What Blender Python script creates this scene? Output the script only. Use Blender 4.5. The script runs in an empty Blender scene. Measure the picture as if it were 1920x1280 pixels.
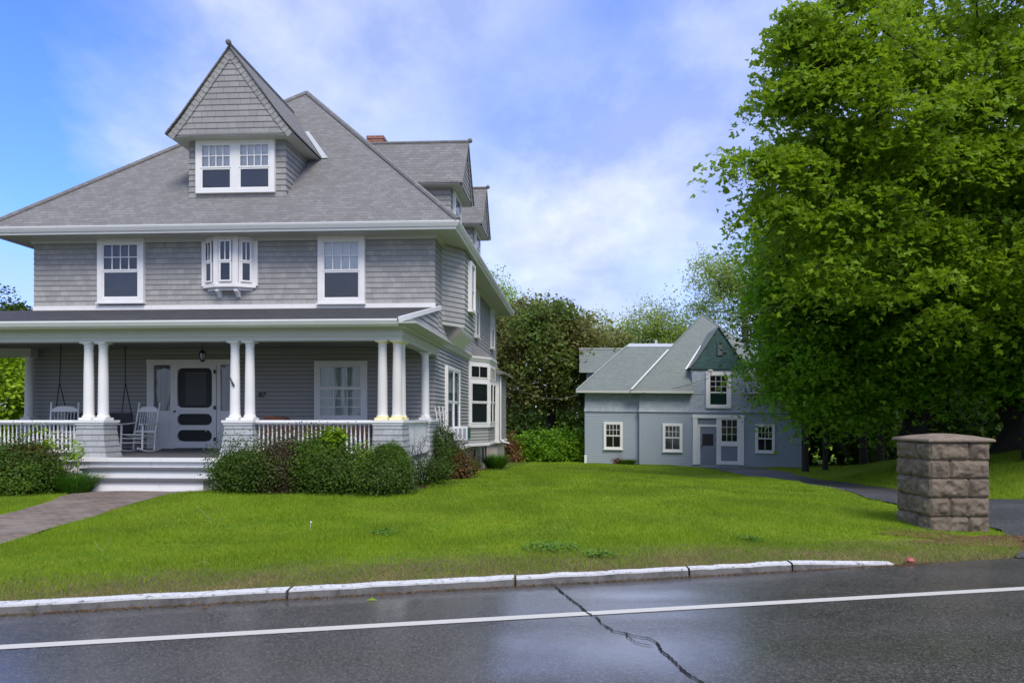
import bpy, math, random
import numpy as np
from mathutils import Vector, Matrix
R = math.radians
C = bpy.context.scene.collection
# ------------------------------------------------------------------ camera, sky, sun, exposure
scn = bpy.context.scene
cam = bpy.data.objects.new('camera', bpy.data.cameras.new('camera')); C.objects.link(cam)
cam.location = (0, 0, 1.6); cam.rotation_euler = (R(90), 0, 0)
cam.data.lens = 24; cam.data.sensor_width = 36; cam.data.shift_y = 0.0734
cam.data.clip_start = 0.1; cam.data.clip_end = 2000
scn.camera = cam
SUN_EL, SUN_AZ = 50, 158          # azimuth clockwise from +Y (behind the camera, to the right)
w = bpy.data.worlds.new("World"); scn.world = w; w.use_nodes = True
nt = w.node_tree; N = nt.nodes; L = nt.links; N.clear()
out = N.new('ShaderNodeOutputWorld'); bg = N.new('ShaderNodeBackground'); bg.inputs[1].default_value = 0.112
BLUE = [(-.80, 1, .64, .30, 1.0), (.13, 1, .57, .17, .42), (-.02, 1, .40, .17, .25), (-.78, 1, .36, .20, .35)]
sky = N.new('ShaderNodeTexSky'); sky.sky_type = 'NISHITA'; sky.sun_disc = False
sky.sun_elevation = R(SUN_EL); sky.sun_rotation = R(SUN_AZ); sky.air_density = 1.2; sky.dust_density = 0.6; sky.ozone_density = 3.0
tc = N.new('ShaderNodeTexCoord'); sep = N.new('ShaderNodeSeparateXYZ'); L.new(tc.outputs['Generated'], sep.inputs[0])
mx = N.new('ShaderNodeMath'); mx.operation = 'MAXIMUM'; mx.inputs[1].default_value = 0.0; L.new(sep.outputs[2], mx.inputs[0])
ad = N.new('ShaderNodeMath'); ad.operation = 'ADD'; ad.inputs[1].default_value = 0.35; L.new(mx.outputs[0], ad.inputs[0])
cmb = N.new('ShaderNodeCombineXYZ')
for i, a in ((0, 0), (1, 1)):
    dv = N.new('ShaderNodeMath'); dv.operation = 'DIVIDE'; L.new(sep.outputs[a], dv.inputs[0]); L.new(ad.outputs[0], dv.inputs[1]); L.new(dv.outputs[0], cmb.inputs[i])
mp = N.new('ShaderNodeMapping'); mp.inputs['Location'].default_value = (3.30, 1.62, 0); L.new(cmb.outputs[0], mp.inputs[0])
n1 = N.new('ShaderNodeTexNoise'); n1.inputs['Scale'].default_value = 1.05; n1.inputs['Detail'].default_value = 7; n1.inputs['Roughness'].default_value = 0.47; n1.inputs['Distortion'].default_value = 0.35
L.new(mp.outputs[0], n1.inputs['Vector'])
cr = N.new('ShaderNodeValToRGB'); cr.color_ramp.elements[0].position = 0.36; cr.color_ramp.elements[1].position = 0.60
cr.color_ramp.elements[0].color = (0.55, 0.55, 0.55, 1); cr.color_ramp.elements[1].color = (1, 1, 1, 1)
L.new(n1.outputs[0], cr.inputs[0])
n2 = N.new('ShaderNodeTexNoise'); n2.inputs['Scale'].default_value = 2.6; n2.inputs['Detail'].default_value = 6; n2.inputs['Roughness'].default_value = 0.58
mp2 = N.new('ShaderNodeMapping'); mp2.inputs['Location'].default_value = (7.1, 2.2, 4); mp2.inputs['Scale'].default_value = (1, .8, 1); L.new(cmb.outputs[0], mp2.inputs[0]); L.new(mp2.outputs[0], n2.inputs['Vector'])
cr2 = N.new('ShaderNodeValToRGB'); cr2.color_ramp.elements[0].position = 0.38; cr2.color_ramp.elements[1].position = 0.64
cr2.color_ramp.elements[0].color = (2.3, 2.85, 4.6, 1); cr2.color_ramp.elements[1].color = (4.8, 5.15, 5.95, 1)
L.new(n2.outputs[0], cr2.inputs[0])
hz = N.new('ShaderNodeMapRange'); L.new(sep.outputs[2], hz.inputs[0]); hz.inputs[1].default_value = .0; hz.inputs[2].default_value = .34; hz.inputs[3].default_value = .7; hz.inputs[4].default_value = 0
hm = N.new('ShaderNodeMixRGB'); L.new(hz.outputs[0], hm.inputs[0]); L.new(cr2.outputs[0], hm.inputs[1]); hm.inputs[2].default_value = (4.3, 4.8, 6.0, 1)
mixc = N.new('ShaderNodeMixRGB'); fac = cr.outputs[0]
nrm_ = N.new('ShaderNodeVectorMath'); nrm_.operation = 'NORMALIZE'; L.new(tc.outputs['Generated'], nrm_.inputs[0])
wob = N.new('ShaderNodeVectorMath'); wob.operation = 'MULTIPLY_ADD'; L.new(n2.outputs['Color'], wob.inputs[0]); wob.inputs[1].default_value = (.30, .30, .30); L.new(nrm_.outputs[0], wob.inputs[2])
for (bx, by, bz, br, amp) in BLUE:      # clear gaps in the cloud deck, each at its own bearing and height
    dvec = Vector((bx, by, bz)).normalized() + Vector((.15, .15, .15))
    ds = N.new('ShaderNodeVectorMath'); ds.operation = 'DISTANCE'; L.new(wob.outputs[0], ds.inputs[0]); ds.inputs[1].default_value = dvec
    mr = N.new('ShaderNodeMapRange'); mr.interpolation_type = 'SMOOTHSTEP'; L.new(ds.outputs['Value'], mr.inputs[0]); mr.inputs[1].default_value = 0; mr.inputs[2].default_value = br; mr.inputs[3].default_value = amp; mr.inputs[4].default_value = 0
    sb = N.new('ShaderNodeMath'); sb.operation = 'SUBTRACT'; sb.use_clamp = True; L.new(fac, sb.inputs[0]); L.new(mr.outputs[0], sb.inputs[1]); fac = sb.outputs[0]
L.new(fac, mixc.inputs[0]); L.new(hm.outputs[0], mixc.inputs[2])
skm = N.new('ShaderNodeMixRGB'); skm.blend_type = 'MULTIPLY'; skm.inputs[0].default_value = 1; skm.inputs[2].default_value = (.58, .82, 1.7, 1)
L.new(sky.outputs[0], skm.inputs[1]); L.new(skm.outputs[0], mixc.inputs[1])
L.new(mixc.outputs[0], bg.inputs[0]); L.new(bg.outputs[0], out.inputs[0])
sl = bpy.data.lights.new('sun', 'SUN'); sl.energy = 1.7; sl.angle = R(26); sl.color = (1.0, 0.93, 0.80)
so = bpy.data.objects.new('sun', sl); C.objects.link(so)
d = Vector((math.sin(R(SUN_AZ)) * math.cos(R(SUN_EL)), math.cos(R(SUN_AZ)) * math.cos(R(SUN_EL)), math.sin(R(SUN_EL))))
so.rotation_euler = d.to_track_quat('Z', 'Y').to_euler(); so.location = (0, -10, 30)
scn.view_settings.view_transform = 'Standard'; scn.view_settings.look = 'None'; scn.view_settings.gamma = 1
scn.view_settings.exposure = 0.84
scn.cycles.max_bounces = 6; scn.cycles.transparent_max_bounces = 8

# ------------------------------------------------------------------ helpers
def tag(o, label=None, cat=None, group=None, kind=None):
    for k, v in (('label', label), ('category', cat), ('group', group), ('kind', kind)):
        if v: o[k] = v
    return o
def empty(name, loc, label, cat, group=None, rz=0):
    o = bpy.data.objects.new(name, None); C.objects.link(o); o.location = loc; o.rotation_euler = (0, 0, rz)
    o.empty_display_size = 0.2
    return tag(o, label, cat, group)
def copy_tree(o, parent=None):
    c = o.copy(); C.objects.link(c); c.parent = parent
    for ch in o.children: copy_tree(ch, c)
    return c
IDX = lambda p: p
class MB:
    def __init__(s): s.v = []; s.f = []
    def face(s, pts, uv=None, mi=0):
        i = len(s.v); s.v += [tuple(p) for p in pts]; s.f.append((list(range(i, i + len(pts))), mi, uv))
    def box(s, x0, x1, y0, y1, z0, z1, mi=0):
        p = [(x0, y0, z0), (x1, y0, z0), (x1, y1, z0), (x0, y1, z0), (x0, y0, z1), (x1, y0, z1), (x1, y1, z1), (x0, y1, z1)]
        i = len(s.v); s.v += p
        for q in ((0, 3, 2, 1), (4, 5, 6, 7), (0, 1, 5, 4), (1, 2, 6, 5), (2, 3, 7, 6), (3, 0, 4, 7)): s.f.append(([i + k for k in q], mi, None))
    def prism(s, pts, vec, mi=0):
        n = len(pts); i = len(s.v); s.v += [tuple(p) for p in pts]; s.v += [tuple(a + b for a, b in zip(p, vec)) for p in pts]
        s.f.append((list(range(i, i + n))[::-1], mi, None)); s.f.append((list(range(i + n, i + 2 * n)), mi, None))
        for k in range(n): s.f.append(([i + k, i + (k + 1) % n, i + n + (k + 1) % n, i + n + k], mi, None))
    def beam(s, a, b, w, h, mi=0, up=(0, 0, 1)):
        a = Vector(a); b = Vector(b); d = (b - a).normalized(); u = Vector(up)
        if abs(d.dot(u)) > .98: u = Vector((0, 1, 0))
        r = d.cross(u).normalized() * w / 2; u2 = r.cross(d).normalized() * h / 2
        p = [a + x * r + y * u2 for x, y in ((-1, -1), (1, -1), (1, 1), (-1, 1))]
        s.prism(p, b - a, mi)
    def tube(s, pts, rad, n=8, mi=0, cap=True):
        pts = [Vector(p) for p in pts]; rad = rad if isinstance(rad, (list, tuple)) else [rad] * len(pts)
        i0 = len(s.v); m = len(pts)
        for k, p in enumerate(pts):
            d = (pts[min(k + 1, m - 1)] - pts[max(k - 1, 0)]).normalized()
            u = Vector((0, 0, 1)) if abs(d.z) < .9 else Vector((1, 0, 0))
            a = d.cross(u).normalized(); b = a.cross(d)
            for j in range(n):
                t = 2 * math.pi * j / n; s.v.append(tuple(p + (a * math.cos(t) + b * math.sin(t)) * rad[k]))
        for k in range(m - 1):
            for j in range(n):
                a = i0 + k * n + j; b = i0 + k * n + (j + 1) % n; s.f.append(([a, b, b + n, a + n], mi, None))
        if cap:
            s.f.append((list(range(i0, i0 + n))[::-1], mi, None)); s.f.append((list(range(i0 + (m - 1) * n, i0 + m * n)), mi, None))
    def lathe(s, prof, c=(0, 0, 0), n=20, mi=0):
        i0 = len(s.v)
        for r, z in prof:
            for j in range(n): t = 2 * math.pi * j / n; s.v.append((c[0] + r * math.cos(t), c[1] + r * math.sin(t), c[2] + z))
        for k in range(len(prof) - 1):
            for j in range(n):
                a = i0 + k * n + j; b = i0 + k * n + (j + 1) % n; s.f.append(([a, b, b + n, a + n], mi, None))
        s.f.append((list(range(i0, i0 + n))[::-1], mi, None)); m = len(prof); s.f.append((list(range(i0 + (m - 1) * n, i0 + m * n)), mi, None))
    def sweep(s, path, prof, closed=False, mi=0):
        P = mitre(path, closed); n = len(P); k = len(prof); i0 = len(s.v)
        for (p, m) in P:
            for o, z in prof: s.v.append((p[0] + m[0] * o, p[1] + m[1] * o, z))
        for i in range(n if closed else n - 1):
            for j in range(k):
                a = i0 + i * k + j; b = i0 + i * k + (j + 1) % k; c = i0 + ((i + 1) % n) * k
                s.f.append(([a, b, c + (j + 1) % k, c + j], mi, None))
        if not closed:
            s.f.append((list(range(i0, i0 + k)), mi, None)); s.f.append((list(range(i0 + (n - 1) * k, i0 + n * k)), mi, None))
    def clad(s, path, z0, z1, course, out=.022, flare=None, mi=0):
        P = mitre(path); Ld = [0]
        for i in range(len(path) - 1): Ld.append(Ld[-1] + math.dist(path[i], path[i + 1]))
        z = z0; fl = flare or (lambda z: 0)
        while z < z1 - 1e-4:
            zt = min(z + course, z1); zi = z
            ob = out + fl(z); ot = .004 + fl(zt)
            for i in range(len(path) - 1):
                (p, m), (q, k) = P[i], P[i + 1]
                A = (p[0] + m[0] * ob, p[1] + m[1] * ob, zi); B = (q[0] + k[0] * ob, q[1] + k[1] * ob, zi)
                D = (p[0] + m[0] * ot, p[1] + m[1] * ot, zt); E = (q[0] + k[0] * ot, q[1] + k[1] * ot, zt)
                s.face([A, B, E, D], [(Ld[i], zi - z0), (Ld[i + 1], zi - z0), (Ld[i + 1], zt - z0 - .002), (Ld[i], zt - z0 - .002)], mi)
                oi = .0 + fl(z)
                A2 = (p[0] + m[0] * oi, p[1] + m[1] * oi, zi); B2 = (q[0] + k[0] * oi, q[1] + k[1] * oi, zi)
                s.face([A2, B2, B, A], [(Ld[i], zi - z0 + .001)] * 4, mi)
            z = zt
    def cladf(s, lf, rf, z0, z1, course, pos, out=.02, mi=0):
        z = z0
        while z < z1 - 1e-4:
            zt = min(z + course, z1); a, b, c, d = lf(z), rf(z), rf(zt), lf(zt)
            s.face([pos(a, z, out), pos(b, z, out), pos(c, zt, .003), pos(d, zt, .003)], [(a, z - z0), (b, z - z0), (c, zt - z0 - .002), (d, zt - z0 - .002)], mi)
            s.face([pos(a, z, 0), pos(b, z, 0), pos(b, z, out), pos(a, z, out)], [(a, z - z0)] * 4, mi)
            z = zt
    def build(s, name, mats, parent=None, xf=None, smooth=False, loc=None, bevel=0):
        vs = [tuple(xf(p)) for p in s.v] if xf else s.v
        if parent is not None and xf is not None:
            o0 = world_loc(parent); vs = [(a[0] - o0[0], a[1] - o0[1], a[2] - o0[2]) for a in vs]
        if loc: vs = [(a[0] - loc[0], a[1] - loc[1], a[2] - loc[2]) for a in vs]
        me = bpy.data.meshes.new(name); me.from_pydata(vs, [], [f[0] for f in s.f])
        mats = mats if isinstance(mats, (list, tuple)) else [mats]
        for m in mats: me.materials.append(m)
        uvl = me.uv_layers.new(name='UVMap').data
        for p, (ix, mi, uv) in zip(me.polygons, s.f):
            p.material_index = mi; p.use_smooth = smooth
            if uv is None:
                n = p.normal
                if n.z < 0: n = -n
                t = Vector((0, 0, 1)).cross(n)
                if t.length < .02: t = Vector((1, 0, 0)); b = Vector((0, 1, 0))
                else:
                    t.normalize(); b = n.cross(t)
                for li, vi in zip(p.loop_indices, ix): q = Vector(vs[vi]); uvl[li].uv = (q.dot(t), q.dot(b))
            else:
                for li, c in zip(p.loop_indices, uv): uvl[li].uv = c
        if smooth:
            try: me.set_sharp_from_angle(angle=R(40))
            except Exception: pass
        o = bpy.data.objects.new(name, me); C.objects.link(o)
        if loc: o.location = loc
        if parent is not None: o.parent = parent
        if bevel:
            b = o.modifiers.new('bevel', 'BEVEL'); b.width = bevel; b.segments = 2; b.limit_method = 'ANGLE'
            wd = o.modifiers.new('weld', 'WELD'); wd.merge_threshold = .0005
            o.modifiers.move(1, 0)
        return o
def world_loc(o):
    l = Vector(o.location)
    while o.parent: o = o.parent; l += Vector(o.location)
    return l
def mitre(path, closed=False):
    n = len(path); res = []
    def nrm(a, b):
        dx, dy = b[0] - a[0], b[1] - a[1]; l = math.hypot(dx, dy); return (dy / l, -dx / l)
    for i in range(n):
        if closed: n1 = nrm(path[i - 1], path[i]); n2 = nrm(path[i], path[(i + 1) % n])
        else:
            n1 = nrm(path[max(i - 1, 0)], path[max(i - 1, 0) + 1]); n2 = nrm(path[min(i, n - 2)], path[min(i, n - 2) + 1])
        k = 1 + n1[0] * n2[0] + n1[1] * n2[1]
        res.append((path[i], ((n1[0] + n2[0]) / k, (n1[1] + n2[1]) / k)))
    return res

# ------------------------------------------------------------------ materials
class NT:
    def __init__(s, name):
        s.m = bpy.data.materials.new(name); s.m.use_nodes = True; s.t = s.m.node_tree; s.n = s.t.nodes; s.l = s.t.links
        s.b = s.n['Principled BSDF']; s.out = s.n['Material Output']
    def node(s, typ, ins=None, **kw):
        x = s.n.new(typ)
        for k, v in kw.items(): setattr(x, k, v)
        for k, v in (ins or {}).items():
            if hasattr(v, 'links') or isinstance(v, bpy.types.NodeSocket): s.l.new(v, x.inputs[k])
            else: x.inputs[k].default_value = v
        return x
    def math(s, op, a, b=0, c=0, clamp=False):
        x = s.n.new('ShaderNodeMath'); x.operation = op; x.use_clamp = clamp
        for i, v in enumerate((a, b, c)):
            if isinstance(v, bpy.types.NodeSocket): s.l.new(v, x.inputs[i])
            else: x.inputs[i].default_value = v
        return x.outputs[0]
    def noise(s, vec, scale, detail=4, rough=.5, dist=0, dim='3D'):
        x = s.node('ShaderNodeTexNoise', {'Scale': scale, 'Detail': detail, 'Roughness': rough, 'Distortion': dist}, noise_dimensions=dim)
        if vec is not None: s.l.new(vec, x.inputs['Vector' if dim != '1D' else 'W'])
        return x.outputs[0]
    def ramp(s, f, stops, interp='LINEAR'):
        x = s.n.new('ShaderNodeValToRGB'); x.color_ramp.interpolation = interp; e = x.color_ramp.elements
        while len(e) < len(stops): e.new(.5)
        for q, (p, c) in zip(e, stops):
            q.position = p; q.color = (*c, 1) if len(c) == 3 else c
        s.l.new(f, x.inputs[0]); return x.outputs[0]
    def mix(s, f, a, b, blend='MIX'):
        x = s.n.new('ShaderNodeMixRGB'); x.blend_type = blend
        for i, v in enumerate((f, a, b)):
            if isinstance(v, bpy.types.NodeSocket): s.l.new(v, x.inputs[i])
            else: x.inputs[i].default_value = v if i == 0 else ((*v, 1) if len(v) == 3 else v)
        return x.outputs[0]
    def bump(s, h, strength=.5, dist=.01, nrm=None):
        x = s.node('ShaderNodeBump', {'Height': h, 'Strength': strength, 'Distance': dist})
        if nrm is not None: s.l.new(nrm, x.inputs['Normal'])
        return x.outputs[0]
    def set(s, **kw):
        for k, v in kw.items():
            k = {'color': 'Base Color', 'rough': 'Roughness', 'metal': 'Metallic', 'normal': 'Normal', 'spec': 'Specular IOR Level'}[k]
            if isinstance(v, bpy.types.NodeSocket): s.l.new(v, s.b.inputs[k])
            else: s.b.inputs[k].default_value = (*v, 1) if isinstance(v, tuple) else v
        return s.m
    def geo(s): return s.node('ShaderNodeNewGeometry')
    def pos(s): return s.geo().outputs['Position']
    def uv(s): return s.node('ShaderNodeTexCoord').outputs['UV']
def g3(v, t=(1, 1, 1)): return tuple(v * k for k in t)
def paint(name, col, rough=.5, var=.12, bump=.15, dirt=None, dscale=3):
    t = NT(name); p = t.pos(); n = t.noise(p, dscale, 6, .6); n2 = t.noise(p, 40, 3)
    c = t.mix(n, tuple(k * (1 - var) for k in col), tuple(min(1, k * (1 + var)) for k in col))
    if dirt:
        f = t.ramp(t.noise(p, 7, 8, .7), [(.60, (0, 0, 0)), (.72, (1, 1, 1))])
        c = t.mix(t.math('MULTIPLY', f, .7), c, dirt)
    return t.set(color=c, rough=rough, normal=t.bump(n2, bump, .004))
def shingle(name, col, course, width, var=.16, joint=.35, weather=None, rough=.75, zfade=None):
    t = NT(name); uv = t.uv(); sp = t.node('ShaderNodeSeparateXYZ', {0: uv}); U, V = sp.outputs[0], sp.outputs[1]
    row = t.math('FLOOR', t.math('DIVIDE', V, course)); ww = t.math('ADD', t.math('DIVIDE', U, width), t.math('MULTIPLY', row, 37.37))
    e = t.node('ShaderNodeTexVoronoi', {'W': ww, 'Scale': 1.0}, voronoi_dimensions='1D', feature='DISTANCE_TO_EDGE').outputs['Distance']
    cc = t.node('ShaderNodeTexVoronoi', {'W': ww, 'Scale': 1.0}, voronoi_dimensions='1D', feature='F1').outputs['Color']
    rnd = t.node('ShaderNodeSeparateColor', {0: cc}).outputs[0]
    f = t.math('ADD', t.math('MULTIPLY', rnd, 2 * var), 1 - var)
    p = t.pos(); ns = t.noise(p, 1.2, 6, .6); f = t.math('MULTIPLY', f, t.math('ADD', t.math('MULTIPLY', ns, .5), .75))
    vm = t.node('ShaderNodeMapping', {'Vector': uv, 'Scale': (60, 3, 1)}); gr = t.noise(vm.outputs[0], 1, 4, .6); f = t.math('MULTIPLY', f, t.math('ADD', t.math('MULTIPLY', gr, .24), .88))
    c = t.mix(1.0, (*col, 1), (1, 1, 1, 1)); n = t.node('ShaderNodeCombineColor', {0: f, 1: f, 2: f}).outputs[0]
    c = t.mix(1.0, col, n, 'MULTIPLY')
    if weather:
        wn = t.math('MULTIPLY', t.noise(p, 4, 7, .65), t.math('ADD', t.math('MULTIPLY', rnd, .5), .75))
        if zfade: wn = t.math('ADD', wn, t.math('MULTIPLY', t.math('SUBTRACT', zfade, t.node('ShaderNodeSeparateXYZ', {0: p}).outputs[2], 0, True), .38))
        wf = t.ramp(wn, [(.5, (0, 0, 0)), (.66, (1, 1, 1))])
        c = t.mix(t.math('MULTIPLY', wf, .55), c, weather)
    j = t.ramp(e, [(0.0, (0, 0, 0)), (.035, (1, 1, 1))]); fr = t.math('FRACT', t.math('DIVIDE', V, course)); c = t.mix(t.ramp(fr, [(.03, (0, 0, 0)), (.13, (1, 1, 1))]), tuple(k * .58 for k in col), c)  # course-foot line: gap shadow and grime painted into the shingle colour
    c = t.mix(j, tuple(k * joint for k in col), c)
    h = t.math('ADD', t.math('MULTIPLY', j, .6), t.math('ADD', t.math('MULTIPLY', rnd, .3), t.math('MULTIPLY', gr, .25)))
    return t.set(color=c, rough=rough, normal=t.bump(h, .6, .006))
def clapboard(name, col, var=.1, rough=.6, course=.105, lap_shade=.30):
    t = NT(name); uv = t.uv(); p = t.pos(); vm = t.node('ShaderNodeMapping', {'Vector': uv, 'Scale': (1.5, 9, 1)})
    n = t.noise(vm.outputs[0], 1.3, 6, .6); n3 = t.noise(p, .8, 3)
    c = t.mix(n, tuple(k * (1 - var) for k in col), tuple(k * (1 + var) for k in col)); c = t.mix(t.math('MULTIPLY', n3, .35), c, tuple(k * .8 for k in col))
    V = t.node('ShaderNodeSeparateXYZ', {0: uv}).outputs[1]; fr = t.math('FRACT', t.math('DIVIDE', V, course)); c = t.mix(t.ramp(fr, [(.05, (0, 0, 0)), (.20, (1, 1, 1))]), tuple(k * lap_shade for k in col), c)  # shadow under each board's lap, painted as a dark line in the colour
    g = t.node('ShaderNodeMapping', {'Vector': uv, 'Scale': (4, 120, 1)})
    return t.set(color=c, rough=rough, normal=t.bump(t.noise(g.outputs[0], 1, 3), .3, .003))
def roofing(name, c1, c2, course=.13, width=.17, c3=None, stain=None):
    t = NT(name); uv = t.uv(); sp = t.node('ShaderNodeSeparateXYZ', {0: uv}); U, V = sp.outputs[0], sp.outputs[1]
    vr = t.math('DIVIDE', V, course); row = t.math('FLOOR', vr); fr = t.math('FRACT', vr)
    x = t.math('ADD', t.math('DIVIDE', U, width), t.math('MULTIPLY', row, .5)); xf = t.math('FRACT', x); xi = t.math('FLOOR', x)
    wn = t.node('ShaderNodeTexWhiteNoise', {'Vector': t.node('ShaderNodeCombineXYZ', {0: xi, 1: row, 2: 3.0}).outputs[0]}, noise_dimensions='3D').outputs['Value']
    p = t.pos(); big = t.noise(p, .7, 5, .6); fine = t.noise(p, 160, 2, .6); mid = t.noise(p, 5, 4, .6)
    f = t.math('ADD', t.math('MULTIPLY', wn, .55), t.math('MULTIPLY', big, .55), 0, True)
    c = t.mix(f, c1, c2)
    if c3: c = t.mix(t.ramp(mid, [(.5, (0, 0, 0)), (.7, (1, 1, 1))]), c, c3)
    c = t.mix(t.math('MULTIPLY', fine, .35), c, tuple(k * .45 for k in c1))
    if stain:
        sf = t.ramp(t.noise(p, 9, 8, .75), [(.64, (0, 0, 0)), (.72, (1, 1, 1))]); sb = t.ramp(t.noise(p, .9, 2), [(.5, (0, 0, 0)), (.62, (1, 1, 1))])
        c = t.mix(t.math('MULTIPLY', t.math('MULTIPLY', sf, sb), .6), c, stain)
    edge = t.ramp(fr, [(0, (0, 0, 0)), (.12, (1, 1, 1))]); jx = t.ramp(t.math('MINIMUM', xf, t.math('SUBTRACT', 1, xf)), [(0, (0, 0, 0)), (.05, (1, 1, 1))])
    e = t.math('MULTIPLY', edge, t.math('ADD', t.math('MULTIPLY', jx, .5), .5))
    c = t.mix(e, tuple(k * .42 for k in c1), c)
    h = t.math('ADD', t.math('MULTIPLY', t.math('SUBTRACT', 1, fr), .8), t.math('ADD', t.math('MULTIPLY', wn, .25), t.math('MULTIPLY', fine, .25)))
    return t.set(color=c, rough=.85, normal=t.bump(t.math('MULTIPLY', h, e), .8, .010))
M = {}
M['white'] = paint('white_paint', (.78, .77, .76), .5, .10, .3)
M['white_worn'] = paint('white_paint_worn', (.80, .79, .77), .6, .10, .5, dirt=(.30, .28, .25))
M['offwhite'] = paint('offwhite_primer', (.66, .64, .60), .5, .06, .15)
M['cream'] = paint('cream_primer', (.80, .73, .42), .5, .06, .15)
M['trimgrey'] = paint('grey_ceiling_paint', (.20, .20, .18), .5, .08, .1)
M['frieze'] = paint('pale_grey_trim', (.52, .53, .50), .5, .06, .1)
M['floor'] = paint('grey_floor_paint', (.105, .107, .115), .6, .15, .2)
M['concrete'] = paint('concrete_foundation', (.36, .34, .30), .85, .2, .6)
M['sh_up'] = shingle('grey_wall_shingles', (.298, .294, .284), .135, .20, .035, .72, weather=(.42, .405, .38), zfade=5.0)
M['sh_gable'] = shingle('grey_gable_shingles', (.295, .292, .283), .15, .26, .08, .45)
M['sh_side'] = shingle('grey_side_shingles', (.375, .37, .36), .135, .24, .06, .6)
M['sh_pier'] = shingle('pale_pier_shingles', (.38, .39, .395), .115, .2, .08, .6)
M['clap'] = clapboard('grey_clapboards', (.365, .36, .35))
M['clap_dark'] = clapboard('dark_grey_porch_boards', (.19, .19, .185))
M['roof'] = roofing('grey_asphalt_shingles', (.15, .148, .146), (.28, .275, .27), .125, .18, (.195, .183, .168), stain=(.6, .6, .58))
M['roof_dark'] = roofing('dark_porch_shingles', (.022, .022, .024), (.07, .068, .07), .13, .2)
M['roof_green'] = roofing('grey_green_roof_shingles', (.17, .205, .19), (.24, .28, .26), .125, .2, (.22, .215, .19))
M['blue_clap'] = clapboard('blue_grey_clapboards', (.34, .395, .46), .05, course=.10, lap_shade=.42)
M['blue_sh'] = shingle('blue_grey_shingles', (.35, .405, .465), .12, .15, .1, .6)
M['blue_panel'] = paint('blue_grey_panel', (.20, .235, .28), .6, .08)
M['green_sh'] = shingle('dark_green_gable_shingles', (.035, .095, .088), .13, .16, .18, .5)
M['metal'] = paint('galvanised_flashing', (.46, .49, .50), .4, .15, .1)
M['black'] = paint('black_iron', (.015, .015, .016), .5)
M['wire'] = paint('dark_cable', (.03, .03, .03), .6)
M['brick'] = None
def mk_brick():
    t = NT('red_brick'); uv = t.uv()
    b = t.node('ShaderNodeTexBrick', {'Vector': uv, 'Color1': (.33, .10, .06, 1), 'Color2': (.22, .07, .045, 1), 'Mortar': (.35, .3, .26, 1), 'Scale': 1.0, 'Mortar Size': .008, 'Brick Width': .21, 'Row Height': .075})
    return t.set(color=b.outputs[0], rough=.85, normal=t.bump(b.outputs['Fac'], .5, -.01))
M['brick'] = mk_brick()
def mk_wood(name, c, rough=.6):
    t = NT(name); m = t.node('ShaderNodeMapping', {'Vector': t.pos(), 'Scale': (2, 14, 14)}); n = t.noise(m.outputs[0], 2, 5, .6)
    return t.set(color=t.mix(n, tuple(k * .6 for k in c), tuple(k * 1.3 for k in c)), rough=rough)
M['brown_wood'] = mk_wood('brown_wood', (.17, .085, .055)); M['orange_wood'] = mk_wood('orange_wood', (.35, .13, .06))
def mk_glass(name='window_glass', tint=(.9, .93, .93), refl=.9):
    t = NT(name); n = t.noise(t.pos(), 2.2, 2, .4); bp = t.bump(n, .25, .02)
    fr = t.node('ShaderNodeFresnel', {'IOR': 1.55, 'Normal': bp}).outputs[0]
    fac = t.math('MULTIPLY', t.math('ADD', fr, .04), refl, 0, True)
    tr = t.node('ShaderNodeBsdfTransparent', {'Color': (*tint, 1)}); gl = t.node('ShaderNodeBsdfGlossy', {'Roughness': .03, 'Normal': bp})
    mx = t.node('ShaderNodeMixShader', {0: fac, 1: tr.outputs[0], 2: gl.outputs[0]}); t.l.new(mx.outputs[0], t.out.inputs[0]); return t.m
M['glass'] = mk_glass()
M['blind'] = paint('white_blind', (.85, .85, .86), .7, .05)
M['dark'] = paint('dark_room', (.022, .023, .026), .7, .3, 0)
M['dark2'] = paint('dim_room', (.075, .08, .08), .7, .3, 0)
M['screen'] = paint('grey_insect_screen', (.075, .078, .088), .6, .2, 0, dscale=2)
M['door_screen'] = paint('black_door_screen', (.014, .015, .016), .55, .3, 0)
def mk_curtain(name, c1, c2, sc=14):
    t = NT(name); sp = t.node('ShaderNodeSeparateXYZ', {0: t.pos()}); n = t.noise(sp.outputs[0], sc, 2, .5, 0, '1D')
    return t.set(color=t.mix(n, c1, c2), rough=.8, normal=t.bump(n, .6, .03))
M['curtain'] = mk_curtain('pale_green_curtain', (.25, .34, .30), (.66, .72, .70), 5)
M['curtain_w'] = mk_curtain('white_lace_curtain', (.03, .03, .03), (.4, .41, .42), 9)
M['green_board'] = paint('dark_green_board', (.02, .10, .085), .5)
M['plastic'] = paint('white_plastic', (.75, .76, .78), .35, .03, 0)
M['grille'] = paint('grey_grille', (.30, .31, .36), .5, .1)

def leafmat(name, c1, c2, c3, trans=.35, rough=.5, big=.5):
    t = NT(name); g = t.geo(); r = g.outputs['Random Per Island']; n = t.noise(g.outputs['Position'], big, 3, .5)
    c = t.mix(r, c1, c2); c = t.mix(t.ramp(n, [(.40, (0, 0, 0)), (.62, (1, 1, 1))]), c, c3)
    t.set(color=c, rough=rough, spec=.3)
    tl = t.node('ShaderNodeBsdfTranslucent', {'Color': t.mix(.5, c, c2)}); mx = t.node('ShaderNodeMixShader', {0: trans, 1: t.b.outputs[0], 2: tl.outputs[0]})
    t.l.new(mx.outputs[0], t.out.inputs[0]); return t.m
M['bark'] = paint('dark_bark', (.024, .020, .017), .9, .4, 1.0, dscale=8)
M['bark_l'] = paint('grey_bark', (.12, .10, .085), .9, .3, .8, dscale=8)
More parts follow.
